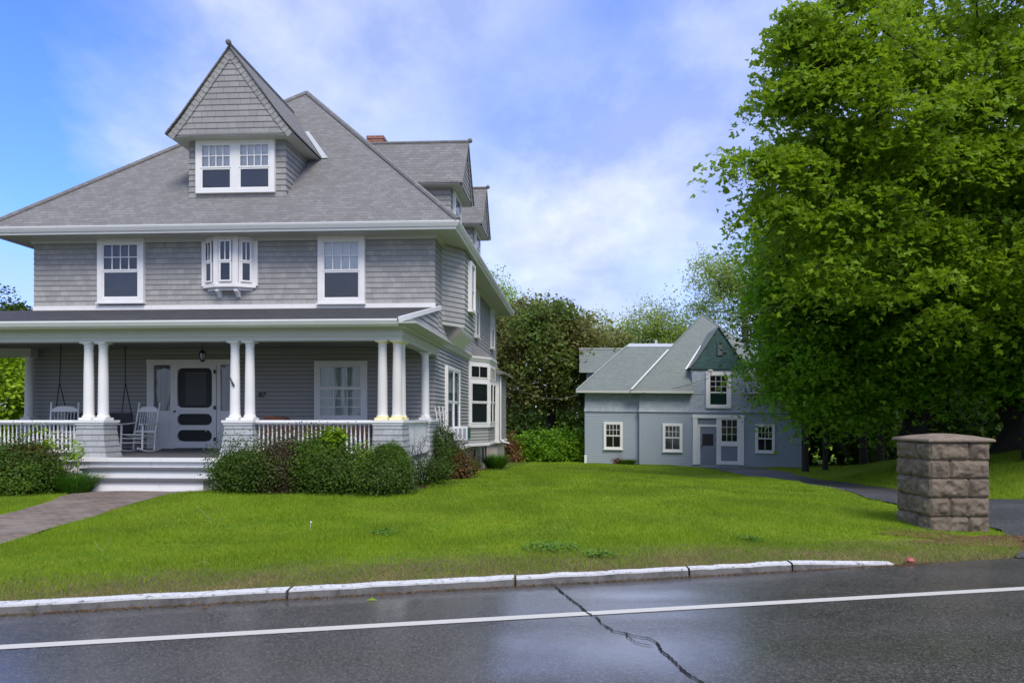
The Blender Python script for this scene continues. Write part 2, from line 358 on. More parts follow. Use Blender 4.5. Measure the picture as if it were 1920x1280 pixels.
# ------------------------------------------------------------------ terrain
def sm(x, a, b):
    t = np.clip((x - a) / (b - a), 0, 1); return t * t * (3 - 2 * t)
AY = [-60, 5, 6.3, 9, 12, 14, 17.3, 24, 30, 38, 50, 80, 300]; AZ = [.06, .06, .07, .12, .19, .18, .05, -.27, -.6, -1.0, -1.25, -1.3, -1.3]
LY = [4, 7.7, 8.8, 9.8, 10.5, 12.1, 13.3, 14.5, 16.2, 19.9, 22.5, 26, 29, 33, 37.6]; LX = [5.2, 5.73, 6.62, 7.12, 7.25, 7.05, 7.12, 7.25, 7.5, 8.4, 9.2, 10.1, 10.4, 10.4, 10.15]
RY = [4, 8, 10, 12, 14, 16.5, 20.5, 25, 30, 33, 37.6]; RX = [30, 17, 13.8, 12.2, 11.4, 11.5, 11.6, 12.0, 12.8, 13.0, 12.9]
def kline(X): return 6.44 + .225 * X
def zg(X, Y):
    X = np.asarray(X, float); Y = np.asarray(Y, float)
    z = np.interp(Y, AY, AZ)
    z = z - (.2 - .12 * sm(Y, 26, 36)) * sm(X, 2.0, 6.5) - (.28 * (1 - sm(Y, 28, 36)) + .14 * sm(Y, 28, 36)) * sm(X, 7.5, 10.5) * sm(Y, 12, 17)
    xe = np.interp(Y, [0, 10, 15, 20, 24, 30, 37, 60], [20, 13.8, 11.7, 11.9, 12.2, 13.8, 17, 20])
    b = np.clip(X - xe, 0, 7); z = z + .20 * np.sqrt(b * b + .09) * sm(Y, 9.5, 13) * (1 - sm(Y, 30, 42)) * sm(b, 0, .5)
    z = z + (0.012 * np.sin(X * 1.3 + Y * .7) + .010 * np.sin(X * 2.9 - Y * 2.1)) * sm(Y, 7, 9)
    z = np.where(Y > 45, z, z)
    dk = Y - kline(X); z = np.where((dk < 1.6) & (X > 3.9), z * sm(dk, 0, 1.6) * sm(X, 3.9, 4.6) + z * (1 - sm(X, 3.9, 4.6)), z)
    return z
def zgf(x, y): return float(zg(x, y))
def in_drive(X, Y, m=0.): return (X > np.interp(Y, LY, LX) - m) & (X < np.interp(Y, RY, RX) + m) & (Y > kline(X) - .5) & (Y < 37.8)
WY = [4.4, 8, 8.7, 9.7, 11.2, 12.2, 12.8, 13.1]; WLX = [-7.45, -7.45, -7.5, -7.5, -7.75, -8.0, -8.2, -8.25]; WRX = [-6.0, -6.05, -6.07, -6.15, -6.24, -6.15, -5.85, -5.75]
def in_walk(X, Y, m=0.): return (X > np.interp(Y, WY, WLX) - m) & (X < np.interp(Y, WY, WRX) + m) & (Y < 13.1) & (Y > kline(X) - .2)
def grid(name, xs, ys, zf, mat, kind='structure', shear=0):
    XX, YY = np.meshgrid(xs, ys); YY = YY + shear * XX; ZZ = zf(XX, YY); nx, ny = len(xs), len(ys)
    v = np.stack([XX, YY, ZZ], -1).reshape(-1, 3); i = np.arange(nx * ny).reshape(ny, nx)
    q = np.stack([i[:-1, :-1], i[:-1, 1:], i[1:, 1:], i[1:, :-1]], -1).reshape(-1, 4)
    return npmesh(name, v, q, mat, smooth=True)
def npmesh(name, v, q, mat, smooth=False, loc=None):
    if loc is not None: v = v - np.array(loc)
    me = bpy.data.meshes.new(name); k = q.shape[1]
    me.vertices.add(len(v)); me.vertices.foreach_set('co', v.astype(np.float32).ravel())
    me.loops.add(q.size); me.loops.foreach_set('vertex_index', q.astype(np.int32).ravel())
    me.polygons.add(len(q)); me.polygons.foreach_set('loop_start', (np.arange(len(q)) * k).astype(np.int32))
    me.polygons.foreach_set('use_smooth', np.full(len(q), smooth))
    me.update(calc_edges=True); me.materials.append(mat)
    o = bpy.data.objects.new(name, me); C.objects.link(o)
    if loc is not None: o.location = loc
    return o
def mk_lawn():
    t = NT('lawn_grass'); p = t.pos(); sp = t.node('ShaderNodeSeparateXYZ', {0: p}); X, Y = sp.outputs[0], sp.outputs[1]
    n1 = t.noise(p, .5, 5, .6); n2 = t.noise(p, 4, 5, .65); st = t.node('ShaderNodeMapping', {'Vector': p, 'Scale': (55, 18, 30)}); n3 = t.noise(st.outputs[0], 1, 5, .7)
    c = t.mix(t.ramp(n1, [(.35, (0, 0, 0)), (.65, (1, 1, 1))]), (.12, .23, .006), (.21, .30, .009))
    c = t.mix(t.ramp(n2, [(.42, (0, 0, 0)), (.68, (1, 1, 1))]), c, (.25, .29, .014))
    c = t.mix(t.ramp(n3, [(.3, (1, 1, 1)), (.55, (0, 0, 0))]), c, (.06, .115, .005))
    bx = t.math('MAXIMUM', t.math('SUBTRACT', t.math('ABSOLUTE', t.math('ADD', X, 3.75)), 2.05), t.math('SUBTRACT', 12.45, Y)); bl = t.math('MAXIMUM', t.math('ADD', X, 8.35), t.math('SUBTRACT', 12.35, Y)); bs = t.math('MAXIMUM', t.math('SUBTRACT', t.math('ADD', X, .95), t.math('MULTIPLY', t.math('SUBTRACT', Y, 17.3), .09)), t.math('SUBTRACT', 13.2, Y))
    bed = t.ramp(t.math('ADD', t.math('MINIMUM', bx, t.math('MINIMUM', bl, bs)), t.math('MULTIPLY', t.noise(p, 3, 5, .6), .3)), [(.05, (1, 1, 1)), (.25, (0, 0, 0))])
    c = t.mix(bed, c, (.045, .032, .02))
    # bare soil and dry thatch beside the kerb and the drive edge
    dk = t.math('SUBTRACT', Y, t.math('ADD', t.math('MULTIPLY', X, .225), 6.44))
    e = t.math('ADD', dk, t.math('MULTIPLY', t.noise(p, 2.2, 7, .75), -2.3))
    soil = t.ramp(t.math('ADD', e, .5), [(0.0, (1, 1, 1)), (.75, (0, 0, 0))])
    c = t.mix(t.math('MULTIPLY', soil, .9), c, t.mix(t.noise(p, 14, 5, .7), (.05, .035, .02), (.21, .17, .09)))
    # pine needles round the pillar and the drive mouth
    dx = t.math('SUBTRACT', X, 6.1); dy = t.math('SUBTRACT', Y, 9.0); r = t.math('SQRT', t.math('ADD', t.math('MULTIPLY', t.math('MULTIPLY', dx, dx), .45), t.math('MULTIPLY', t.math('MULTIPLY', dy, dy), 2.6)))
    pn = t.ramp(t.math('SUBTRACT', t.math('ADD', r, t.math('MULTIPLY', t.noise(p, 4, 6, .7), .9)), .45), [(.25, (1, 1, 1)), (.8, (0, 0, 0))])
    c = t.mix(t.math('MULTIPLY', pn, .8), c, t.mix(n3, (.13, .08, .04), (.27, .19, .10)))
    return t.set(color=c, rough=.9, spec=.15, normal=t.bump(t.math('ADD', n3, n2), .8, .03))
M['lawn'] = mk_lawn()
def mk_woodfloor():
    t = NT('woodland_floor'); p = t.pos(); return t.set(color=t.mix(t.noise(p, 2, 6, .7), (.02, .03, .01), (.06, .06, .025)), rough=.95, normal=t.bump(t.noise(p, 9, 4), .8, .05))
def ground():
    xs = np.concatenate([np.linspace(-900, -60, 12), np.linspace(-55, -16, 20), np.arange(-15, 22, .35), np.linspace(22.5, 60, 25), np.linspace(80, 900, 12)])
    ys = np.concatenate([np.linspace(-300, -12, 10), np.linspace(-10, 5, 8), [6.2, 6.52, 6.57], np.arange(6.9, 40, .35), np.linspace(41, 80, 20), np.linspace(100, 1200, 12)])
    def zf(X, Y):
        z = zg(X, Y); z = np.where(in_drive(X, Y, -.15), z - .06, z); z = np.where(in_walk(X, Y, -.15), z - .05, z)
        z = np.where(Y < kline(X) + .10, -.08, z)
        return z
    o = grid('lawn', xs, ys, zf, M['lawn'], shear=.225); tag(o, kind='structure')
ground()
def mk_asphalt(name, base, wet, rmin, rmax, sp=.5, coat=0.):
    t = NT(name); p = t.pos(); fine = t.node('ShaderNodeSeparateColor', {0: t.node('ShaderNodeTexVoronoi', {'Vector': p, 'Scale': 85.0 if coat else 60.0}).outputs['Color']}).outputs[0]; vor = t.node('ShaderNodeTexVoronoi', {'Vector': p, 'Scale': 95.0}).outputs['Distance']
    sp1 = t.node('ShaderNodeMapping', {'Vector': p, 'Rotation': (0, 0, -.22), 'Scale': (.22, 1.0, 1)}); big = t.noise(sp1.outputs[0], 1.1, 4, .5)
    c = t.mix(t.ramp(fine, [(.2, (0, 0, 0)), (.8, (.45, .45, .45)), (.97, (1, 1, 1))]), tuple(k * .5 for k in base), tuple(k * 2.1 for k in base))
    c = t.mix(t.math('MULTIPLY', t.ramp(t.noise(p, 1.6, 5, .6), [(.4, (0, 0, 0)), (.7, (1, 1, 1))]), .35), c, tuple(k * 1.7 for k in base))
    r = t.ramp(big, [(.38, g3(rmin)), (.62, g3(rmax))])
    h = t.math('ADD', t.math('MULTIPLY', vor, .8), fine)
    t.b.inputs['Coat Weight'].default_value = coat; t.b.inputs['Coat Roughness'].default_value = .13; t.b.inputs['Coat IOR'].default_value = 1.8
    if coat:      # puddled film of water: two wet patches plus streaks along the lane
        s_ = t.node('ShaderNodeSeparateXYZ', {0: p}); X, Y = s_.outputs[0], s_.outputs[1]; big = t.math('MULTIPLY', t.ramp(big, [(.40, (1, 1, 1)), (.60, (0, 0, 0))]), .55)
        for (cx_, cy_, ax, ay) in ((.75, 4.7, 2.3, 1.0), (1.0, 6.1, 2.2, .45), (-4.2, 4.2, 1.9, .9)):
            dx = t.math('DIVIDE', t.math('SUBTRACT', X, cx_), ax); dyy = t.math('DIVIDE', t.math('SUBTRACT', Y, cy_), ay); rr = t.math('SQRT', t.math('ADD', t.math('MULTIPLY', dx, dx), t.math('MULTIPLY', dyy, dyy)))
            big = t.math('MAXIMUM', big, t.ramp(t.math('ADD', rr, t.math('MULTIPLY', t.noise(p, 1.7, 4, .6), .6)), [(.35, (1, 1, 1)), (1.35, (0, 0, 0))]))
        r = t.math('SUBTRACT', .42, t.math('MULTIPLY', big, .26)); t.l.new(t.math('MULTIPLY', t.math('ADD', big, .2), coat), t.b.inputs['Coat Weight']); t.l.new(t.bump(h, .25, .0012), t.b.inputs['Coat Normal'])
    return t.set(color=c, rough=r, spec=sp, normal=t.bump(h, wet, .0022))
M['road'] = mk_asphalt('wet_asphalt', (.068, .063, .056), .5, .22, .45, .6, 1.0)
M['drive'] = mk_asphalt('driveway_asphalt', (.075, .075, .08), .6, .42, .6, .4)
mb = MB()
xs = np.linspace(-60, 60, 61)
def ke(x, o=0): return (x, kline(x) + o)
P = [(-300, kline(-300) - 0.0), (300, kline(300)), (300, kline(300) - 11), (-300, kline(-300) - 11)]
mb.face([(P[3][0], P[3][1], 0), (P[2][0], P[2][1], 0), (P[1][0], P[1][1], 0), (P[0][0], P[0][1], 0)])
tag(mb.build('road', M['road']), kind='structure')
def mk_line():
    t = NT('road_line_paint'); p = t.pos(); f = t.ramp(t.noise(p, 30, 6, .8), [(.22, (0, 0, 0)), (.34, (1, 1, 1))]); return t.set(color=t.mix(f, (.09, .09, .09), (.58, .56, .50)), rough=.5, normal=t.bump(t.noise(p, 120, 3), .4, .003))
M['line'] = mk_line()
mb = MB(); h = .052
lx = np.linspace(-40, 60, 101); rng0 = random.Random(1)
for a, b in zip(lx[:-1], lx[1:]):
    mb.face([(a, 5.43 + .195 * a - h, .004), (b, 5.43 + .195 * b - h, .004), (b, 5.43 + .195 * b + h, .004), (a, 5.43 + .195 * a + h, .004)])
tag(mb.build('road_marking', M['line']), kind='structure')
# crack
cp = [(1040, 1098), (1050, 1108), (1068, 1122), (1085, 1135), (1102, 1150), (1122, 1160), (1128, 1170), (1150, 1183), (1172, 1187), (1186, 1192), (1218, 1197), (1232, 1205), (1240, 1220), (1262, 1238), (1275, 1252), (1292, 1266), (1312, 1278), (1330, 1292)]
cr_pts = [((px - 960) / (py - 781) * 1.6, 1280 * 1.6 / (py - 781)) for px, py in cp]
br_pts = [((px - 960) / (py - 781) * 1.6, 1280 * 1.6 / (py - 781)) for px, py in [(1172, 1187), (1178, 1196), (1196, 1206), (1216, 1210), (1236, 1212)]]
def crack(pts, w0, seed):
    rg = random.Random(seed); q = []
    for a, b in zip(pts[:-1], pts[1:]):
        n = max(2, int(math.dist(a, b) / .025))
        for k in range(n): t = k / n; q.append((a[0] + (b[0] - a[0]) * t + rg.uniform(-.007, .007), a[1] + (b[1] - a[1]) * t + rg.uniform(-.008, .008)))
    L0 = []; R0 = []
    for i, p in enumerate(q):
        a, b = q[max(i - 1, 0)], q[min(i + 1, len(q) - 1)]; dx, dy = b[0] - a[0], b[1] - a[1]; l = math.hypot(dx, dy) or 1; w_ = w0 * rg.uniform(.4, 1.5)
        L0.append((p[0] - dy / l * w_, p[1] + dx / l * w_, .008)); R0.append((p[0] + dy / l * w_, p[1] - dx / l * w_, .008))
    return L0, R0
mb = MB()
for pts, w0, sd in ((cr_pts, .0085, 3), (br_pts, .004, 5)):
    A, B = crack(pts, w0, sd)
    for i in range(len(A) - 1): mb.face([A[i], B[i], B[i + 1], A[i + 1]])
tag(mb.build('road_crack', paint('crack_shadow', (.006, .006, .006), .9)), kind='structure')
# driveway and walk sheets
def strip(name, ys, lf, rf, n, zo, mat):
    rows = []
    for y in ys:
        l, r = lf(y), rf(y); x = np.linspace(l, r, n); rows.append(np.stack([x, np.full(n, y), zg(x, np.full(n, y)) + zo], -1))
    v = np.concatenate(rows); i = np.arange(n * len(ys)).reshape(len(ys), n)
    q = np.stack([i[:-1, :-1], i[:-1, 1:], i[1:, 1:], i[1:, :-1]], -1).reshape(-1, 4)
    return tag(npmesh(name, v, q, mat, True), kind='structure')
dy = np.arange(6.4, 37.75, .3)
def dz(name):
    rows = []
    n = 40; xs_all = []
    for y in np.append(dy, 37.75):
        wob = .05 * math.sin(y * 3.1) + .03 * math.sin(y * 7.7)
        l = float(np.interp(y, LY, LX)) + wob; r = float(np.interp(y, RY, RX)) - wob
        x = np.linspace(l, r, n); yy = np.maximum(np.full(n, y), kline(x) - .02); z = zg(x, yy) + .012; z = np.maximum(z, .006) * (yy - kline(x) < .9) + z * (yy - kline(x) >= .9)
        rows.append(np.stack([x, yy, z], -1))
    v = np.concatenate(rows); m = len(rows); i = np.arange(n * m).reshape(m, n)
    q = np.stack([i[:-1, :-1], i[:-1, 1:], i[1:, 1:], i[1:, :-1]], -1).reshape(-1, 4)
    tag(npmesh(name, v, q, M['drive'], True), kind='structure')
dz('driveway')
def mk_path():
    t = NT('brick_path'); p = t.pos(); mp_ = t.node('ShaderNodeMapping', {'Vector': p, 'Rotation': (0, 0, .05)})
    b = t.node('ShaderNodeTexBrick', {'Vector': mp_.outputs[0], 'Color1': (.26, .18, .14, 1), 'Color2': (.15, .12, .10, 1), 'Mortar': (.06, .06, .04, 1), 'Scale': 1.0, 'Mortar Size': .008, 'Brick Width': .2, 'Row Height': .1})
    c = t.mix(t.ramp(t.noise(p, 2.5, 5, .6), [(.45, (0, 0, 0)), (.7, (1, 1, 1))]), b.outputs[0], (.24, .20, .16)); return t.set(color=c, rough=.8, normal=t.bump(b.outputs['Fac'], .5, -.01))
M['path'] = mk_path()
strip('path', np.arange(5.0, 13.05, .25), lambda y: float(np.interp(y, WY, WLX)) + .03 * math.sin(5 * y), lambda y: float(np.interp(y, WY, WRX)) + .03 * math.sin(4 * y), 8, .006, M['path'])
# ------------------------------------------------------------------ kerb stones
def mk_granite(name, c1, c2, wtop=None):
    t = NT(name); p = t.pos(); a = t.noise(p, 70, 4, .8); b = t.noise(p, 6, 6, .65); c = t.mix(a, c1, c2); c = t.mix(t.ramp(b, [(.45, (0, 0, 0)), (.75, (1, 1, 1))]), c, tuple(k * .45 for k in c1))
    if wtop:
        z = t.node('ShaderNodeSeparateXYZ', {0: t.geo().outputs['Normal']}).outputs[2]
        f = t.math('MULTIPLY', t.ramp(z, [(.55, (0, 0, 0)), (.8, (1, 1, 1))]), t.ramp(t.noise(p, 16, 6, .75), [(.36, (0, 0, 0)), (.46, (1, 1, 1))])); c = t.mix(f, c, wtop)
    return t.set(color=c, rough=.8, normal=t.bump(t.math('ADD', a, b), .9, .012))
M['kerb'] = mk_granite('granite_kerb_white_top', (.085, .08, .075), (.22, .21, .20), (.72, .72, .72))
kx = [-10.5, -7.3, -4.6, -1.98, .03, 1.78, 2.92, 4.15]
klab = ['granite kerb stone at the far left end of the row', 'granite kerb stone by the foot of the brick walk', 'longest kerb stone with a white top at the left edge of the photo',
        'white-topped kerb stone in front of the bush row, left of the joint near the crack', 'white-topped kerb stone just right of the joint where the road crack starts',
        'short white-topped kerb stone second from the right end', 'tapering white kerb stone that sinks to the road near the stone pillar']
def kerb(i, a, b, lab):
    rg = random.Random(i); n = 14; g = .012; sec = []
    last = i == len(kx) - 2
    for k in range(n + 1):
        t = k / n; x = a + g + (b - a - 2 * g) * t; y = kline(x); h = .072 + rg.uniform(-.004, .004); 
        if last: h = .066 * (1 - t) + .008
        w_ = .15; j = rg.uniform(-.006, .006)
        sec.append([(x + .0, y + .0 + j, -.03), (x, y + .018 + j, h - .014), (x, y + .032 + j, h), (x, y + w_, h + .004), (x, y + w_, -.03)])
    mb = MB()
    for A, B in zip(sec[:-1], sec[1:]):
        for j in range(4): mb.face([A[j], B[j], B[j + 1], A[j + 1]])
    mb.face(sec[0]); mb.face(sec[-1][::-1])
    o = mb.build('kerb_stone', M['kerb'], loc=((a + b) / 2, kline((a + b) / 2), 0)); tag(o, lab, 'kerb stone', 'kerb stones along the lawn')
for i in range(len(kx) - 1): kerb(i, kx[i], kx[i + 1], klab[i])

# ------------------------------------------------------------------ windows (pos(s,d,z): along the wall, out of it, up)
def boxp(mb, s0, s1, d0, d1, z0, z1): mb.box(s0, s1, d0, d1, z0, z1)
def window(house, pos, s0, s1, z0, z1, cw=.10, up=(4, 2), low=(1, 1), split=.5, top='blind', bot='screen', name='window', sill=True, units=1, mull=.09, bz=None, lab=None, frame='white', dd=0.0, glass='glass'):
    """pos maps (s,d,z)->house local. creates window > sash, pane, lining"""
    xf = lambda p: house['xf'](pos(*p)); W = MB()
    W.box(s0, s0 + cw, 0, .10 + dd, z0, z1); W.box(s1 - cw, s1, 0, .10 + dd, z0, z1)
    W.box(s0 + cw, s1 - cw, 0, .10 + dd, z1 - cw, z1); W.box(s0 + cw, s1 - cw, 0, .10 + dd, z0, z0 + cw * .8)
    if sill: W.box(s0 - .02, s1 + .02, 0, .135 + dd, z0 - .045, z0 + .0)
    i0, i1, j0, j1 = s0 + cw, s1 - cw, z0 + cw * .8, z1 - cw
    uw = (i1 - i0 - mull * (units - 1)) / units
    for k in range(1, units): W.box(i0 + k * uw + (k - 1) * mull, i0 + k * (uw + mull), .0, .095 + dd, j0, j1)
    wo = W.build(name, M[frame], house['o'], xf)
    if lab: wo['label'] = lab
    S = MB(); G = MB(); Bk = {}
    def lining(kind, a, b, c, d):
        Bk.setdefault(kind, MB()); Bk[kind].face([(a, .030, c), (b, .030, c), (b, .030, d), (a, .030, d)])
    for k in range(units):
        a = i0 + k * (uw + mull); b = a + uw; zm = j0 + (j1 - j0) * split; st = .04
        for (c, d, (nc, nr), kind, dep) in ((j0, zm, low, bot, .050), (zm, j1, up, top, .064)):
            if d - c < .05: continue
            S.box(a, a + st, dep, dep + .025, c, d); S.box(b - st, b, dep, dep + .025, c, d)
            S.box(a + st, b - st, dep, dep + .025, c, c + st); S.box(a + st, b - st, dep, dep + .025, d - st, d)
            mw = .024
            for q in range(1, nc): x = a + st + (b - a - 2 * st) * q / nc; S.box(x - mw / 2, x + mw / 2, dep + .001, dep + .022, c + st, d - st)
            for q in range(1, nr): z = c + st + (d - c - 2 * st) * q / nr; S.box(a + st, b - st, dep + .002, dep + .020, z - mw / 2, z + mw / 2)
            G.face([(a + st * .5, dep + .012, c + st * .5), (b - st * .5, dep + .012, c + st * .5), (b - st * .5, dep + .012, d - st * .5), (a + st * .5, dep + .012, d - st * .5)])
            lining(kind, a, b, c, d)
    S.build('sash', M[frame], wo, xf); G.build('pane', M[glass], wo, xf)
    nm = {'blind': 'blind', 'screen': 'insect_screen', 'dark': 'dark_interior', 'dark2': 'dark_interior', 'curtain': 'curtain', 'curtain_w': 'lace_curtain', 'green_board': 'board'}
    for k, mb_ in Bk.items(): mb_.build(nm[k], M[k], wo, xf)
    return wo
def face_pos(a, b):
    """wall face from plan point a to b (outward on the right)"""
    l = math.dist(a, b); dx, dy = (b[0] - a[0]) / l, (b[1] - a[1]) / l
    return (lambda s, d, z: (a[0] + dx * s + dy * d, a[1] + dy * s - dx * d, z)), l
# ------------------------------------------------------------------ the grey house: u along the front (0 = right corner), v into depth, z up
def Hx(p):
    u, v, z = p; return (-1.96 + .9986 * u + .0941 * v, 17.3 - .0523 * u + .9956 * v, z)
W_, D_ = 10.54, 13.3
hb = Hx((-W_ / 2, D_ / 2, 0))
ho = empty('shingle_house', (hb[0], hb[1], -.2), 'large grey shingled house with white trim, steep hip roof, dormers and columned front porch', 'house')
H = {'o': ho, 'xf': Hx}
def hp(mb, name, mat, parent=None, **k): return mb.build(name, mat, parent or ho, Hx, **k)
# foundation and walls
mb = MB(); mb.box(-W_ + .06, -.06, .06, D_ - .06, -1.2, .66); mb.box(.0, .45, 10.0, 12.5, -1.2, .62)
for v in (6.4, 7.2): mb.box(-.06, -.02, v, v + .3, -.3, .5)
hp(mb, 'foundation', M['concrete'])
for v in (4.6, 7.0, 9.1): mb = MB(); mb.box(-.058, -.03, v, v + .42, -.15, .42); hp(mb, 'cellar_window', M['dark'])
path = [(-W_, D_), (-W_, 0), (0, 0), (0, D_)]
mb = MB(); mb.clad(path, .66, 3.60, .105, .026); hp(mb, 'lower_wall', M['clap'])
mb = MB(); mb.clad(path, 3.66, 6.22, .135, .015, flare=lambda z: .09 * max(0, 1 - (z - 3.66) / .6) ** 2); hp(mb, 'upper_wall', M['sh_up'])
mb = MB(); mb.sweep([(-W_, D_), (-W_, 0), (0, 0), (0, D_)], [(0, .60), (.06, .60), (.07, .68), (0, .70)]); hp(mb, 'water_table', M['white_worn'])
mb = MB(); mb.sweep([(0, -3.3), (0, D_)], [(0, 3.46), (.06, 3.47), (.10, 3.53), (.10, 3.57), (.15, 3.60), (.15, 3.655), (0, 3.665)]); hp(mb, 'belt_moulding', M['frieze'])
mb = MB(); mb.box(-W_ - .01, .03, -.05, 0, 4.355, 4.475); hp(mb, 'wall_base_board', M['white_worn'])
# 2nd floor oriel bay on the right side
BP = [(0, .82), (.5, 1.56), (.5, 3.45), (0, 4.2)]
mb = MB(); mb.clad(BP, 4.16, 6.22, .135, .022); mb.prism([(p[0], p[1], 4.14) for p in BP], (0, 0, .03)); mb.prism([(p[0], p[1], 4.05) for p in BP], (0, 0, .085), 1)
hp(mb, 'side_bay', [M['sh_side'], M['frieze']])
mb = MB()   # coved console under the bay
n = 12; prof = []
for k in range(n + 1):
    t = k / n; prof.append((.04 + .40 * (1 - (1 - t) ** 2) if False else .02 + .44 * (t ** 1.6 * (3 - 2 * t) if t < 1 else 1), 3.50 + .55 * t))
for (a, b) in zip(prof[:-1], prof[1:]):
    mb.face([(a[0], 1.55, a[1]), (b[0], 1.40, b[1]), (b[0], 3.45, b[1]), (a[0], 3.3, a[1])])
    mb.face([(0, 1.55, a[1]), (0, 1.40, b[1]), (b[0], 1.40, b[1]), (a[0], 1.55, a[1])]); mb.face([(0, 3.3, a[1]), (0, 3.45, b[1]), (b[0], 3.45, b[1]), (a[0], 3.3, a[1])])
hp(mb, 'console', M['white'])
ps, l = face_pos((.5, 1.56), (.5, 3.45))
window(H, ps, .55, 1.35, 4.62, 6.02, cw=.09, up=(1, 1), low=(1, 1), split=.45, top='blind', bot='screen', dd=.02)
# first-floor bay
LP = [(0, 5.29), (.56, 6.14), (.56, 7.8), (0, 8.65)]
mb = MB(); mb.clad(LP, .72, 1.24, .105, .02); mb.prism([(p[0], p[1], .70) for p in LP], (0, 0, .018)); hp(mb, 'bay_apron', M['clap'])
mb = MB(); mb.sweep(LP, [(0, .62), (.05, .62), (.06, .70), (0, .72)]); mb.prism([(p[0] * .96, p[1], .625) for p in LP], (0, 0, .03)); hp(mb, 'bay_base', M['white'])
mb = MB(); mb.sweep(LP, [(-.03, 3.38), (.03, 3.38), (.03, 3.44), (.05, 3.44), (.12, 3.56), (.12, 3.62), (-.03, 3.62)]); hp(mb, 'bay_cornice', M['white'])
mb = MB(); mb.sweep(LP, [(-.03, 1.24), (.07, 1.24), (.07, 1.29), (-.03, 1.30)]); hp(mb, 'bay_sill', M['white'])
mb = MB(); tp = [(0, 5.7, 4.1), (.0, 8.2, 4.1)]
q = [(-.02, 5.16, 3.63), (.66, 6.08, 3.63), (.66, 7.86, 3.63), (-.02, 8.8, 3.63)]
mb.face([q[0], q[1], (.02, 6.4, 4.12)]); mb.face([q[1], q[2], (.02, 7.5, 4.12), (.02, 6.4, 4.12)]); mb.face([q[2], q[3], (.02, 7.5, 4.12)]); hp(mb, 'bay_roof', M['roof'])
for i, (a, b) in enumerate(zip(LP[:-1], LP[1:])):
    ps, l = face_pos(a, b)
    window(H, ps, .0, l, 2.83, 3.39, cw=.07, up=(1, 1), low=(2 if i != 1 else 4, 1), split=1.0, top='dark', bot='dark2', sill=False, dd=-.04)
    window(H, ps, .0, l, 1.30, 2.83, cw=.09, up=(1, 1), low=(1, 1), split=.52, top='dark2', bot='dark2', sill=False, units=1 if i != 1 else 2, dd=-.04)
# rear box with corner boards
RP = [(0, 9.9), (.5, 9.9), (.5, 12.6), (0, 12.6)]
mb = MB(); mb.clad(RP, .62, 3.35, .105, .02); hp(mb, 'rear_projection', M['clap'])
mb = MB(); mb.box(.36, .53, 9.86, 9.9, .55, 3.3); mb.box(.52, .55, 9.86, 10.0, .55, 3.3); mb.sweep([(0, 9.9), (.5, 9.9), (.5, 12.6), (0, 12.6)], [(0, .56), (.06, .56), (.06, .64), (0, .64)]); hp(mb, 'corner_board', M['white'])
mb = MB(); mb.face([(0, 9.6, 3.75), (.75, 9.6, 3.33), (.75, 12.9, 3.33), (0, 12.9, 3.75)]); mb.face([(0, 9.6, 3.33), (.75, 9.6, 3.33), (.75, 12.9, 3.33), (0, 12.9, 3.33)]); mb.face([(0, 9.6, 3.33), (.75, 9.6, 3.33), (0, 9.6, 3.75)]); mb.box(.0, .78, 9.57, 9.6, 3.27, 3.36); mb.box(.75, .79, 9.57, 12.9, 3.27, 3.36); hp(mb, 'rear_canopy', [M['roof']])
mb = MB(); mb.tube([(.58, 9.82, 3.2), (.58, 9.82, .72), (.72, 9.72, .60), (.95, 9.6, .56)], .035); hp(mb, 'downspout', M['white'], smooth=True)
# side windows
side = lambda s, d, z: (d, s, z); front = lambda s, d, z: (s, -d, z)
window(H, side, 1.26, 3.29, 1.20, 3.00, cw=.08, up=(1, 1), low=(1, 1), split=.45, top='curtain', bot='screen', units=2, mull=.10, lab='tall paired side window with pale curtains above an air conditioner')
window(H, side, 6.70, 7.47, 4.42, 6.12, cw=.07, split=.55, top='blind', bot='dark'); window(H, side, 11.1, 12.05, 4.46, 6.12, cw=.07, split=.5, top='blind', bot='dark')
window(H, side, 8.95, 9.6, 1.5, 2.9, cw=.07, split=.5, top='dark', bot='dark')
# front windows
window(H, front, -8.78, -7.55, 4.56, 6.20, cw=.13, up=(4, 2), split=.50, top='dark', bot='dark2', lab='left upper front window with dark panes behind white muntins')
window(H, front, -2.98, -1.77, 4.49, 6.20, cw=.13, up=(4, 2), split=.48, top='blind', bot='screen', lab='right upper front window with a white blind over a grey screen')
window(H, front, -3.08, -1.72, 1.50, 3.02, cw=.12, up=(3, 1), low=(3, 3), split=.56, top='curtain', bot='curtain', dd=-.03, lab='wide porch window with twelve panes and pale green curtains')
# oriel window over the porch
OP = [(-5.97, 0), (-5.56, -.19), (-5.04, -.19), (-4.63, 0)]
mb = MB(); mb.sweep(OP, [(-.02, 4.88), (.06, 4.90), (.06, 4.98), (.02, 5.0), (-.02, 5.0)]); mb.prism([(p[0], p[1], 4.90) for p in OP], (0, 0, .05)); mb.prism([(p[0] * .9 - .53, p[1] * .8, 4.83) for p in OP], (0, 0, .07))
for i, p in enumerate(OP): mb.beam((p[0], p[1] - .0, 4.95), (p[0], p[1], 6.22), .11 if i in (1, 2) else .13, .09)
mb.sweep(OP, [(-.04, 6.10), (.03, 6.10), (.03, 6.22), (-.04, 6.22)]); oo = hp(mb, 'oriel_frame', M['white'])
for a, b in zip(OP[:-1], OP[1:]):
    ps, l = face_pos(a, b); window(H, ps, .06, l - .06, 5.0, 6.12, cw=.04, up=(2, 1), low=(1, 1), split=.49, top='dark2', bot='dark', sill=False, dd=-.065)
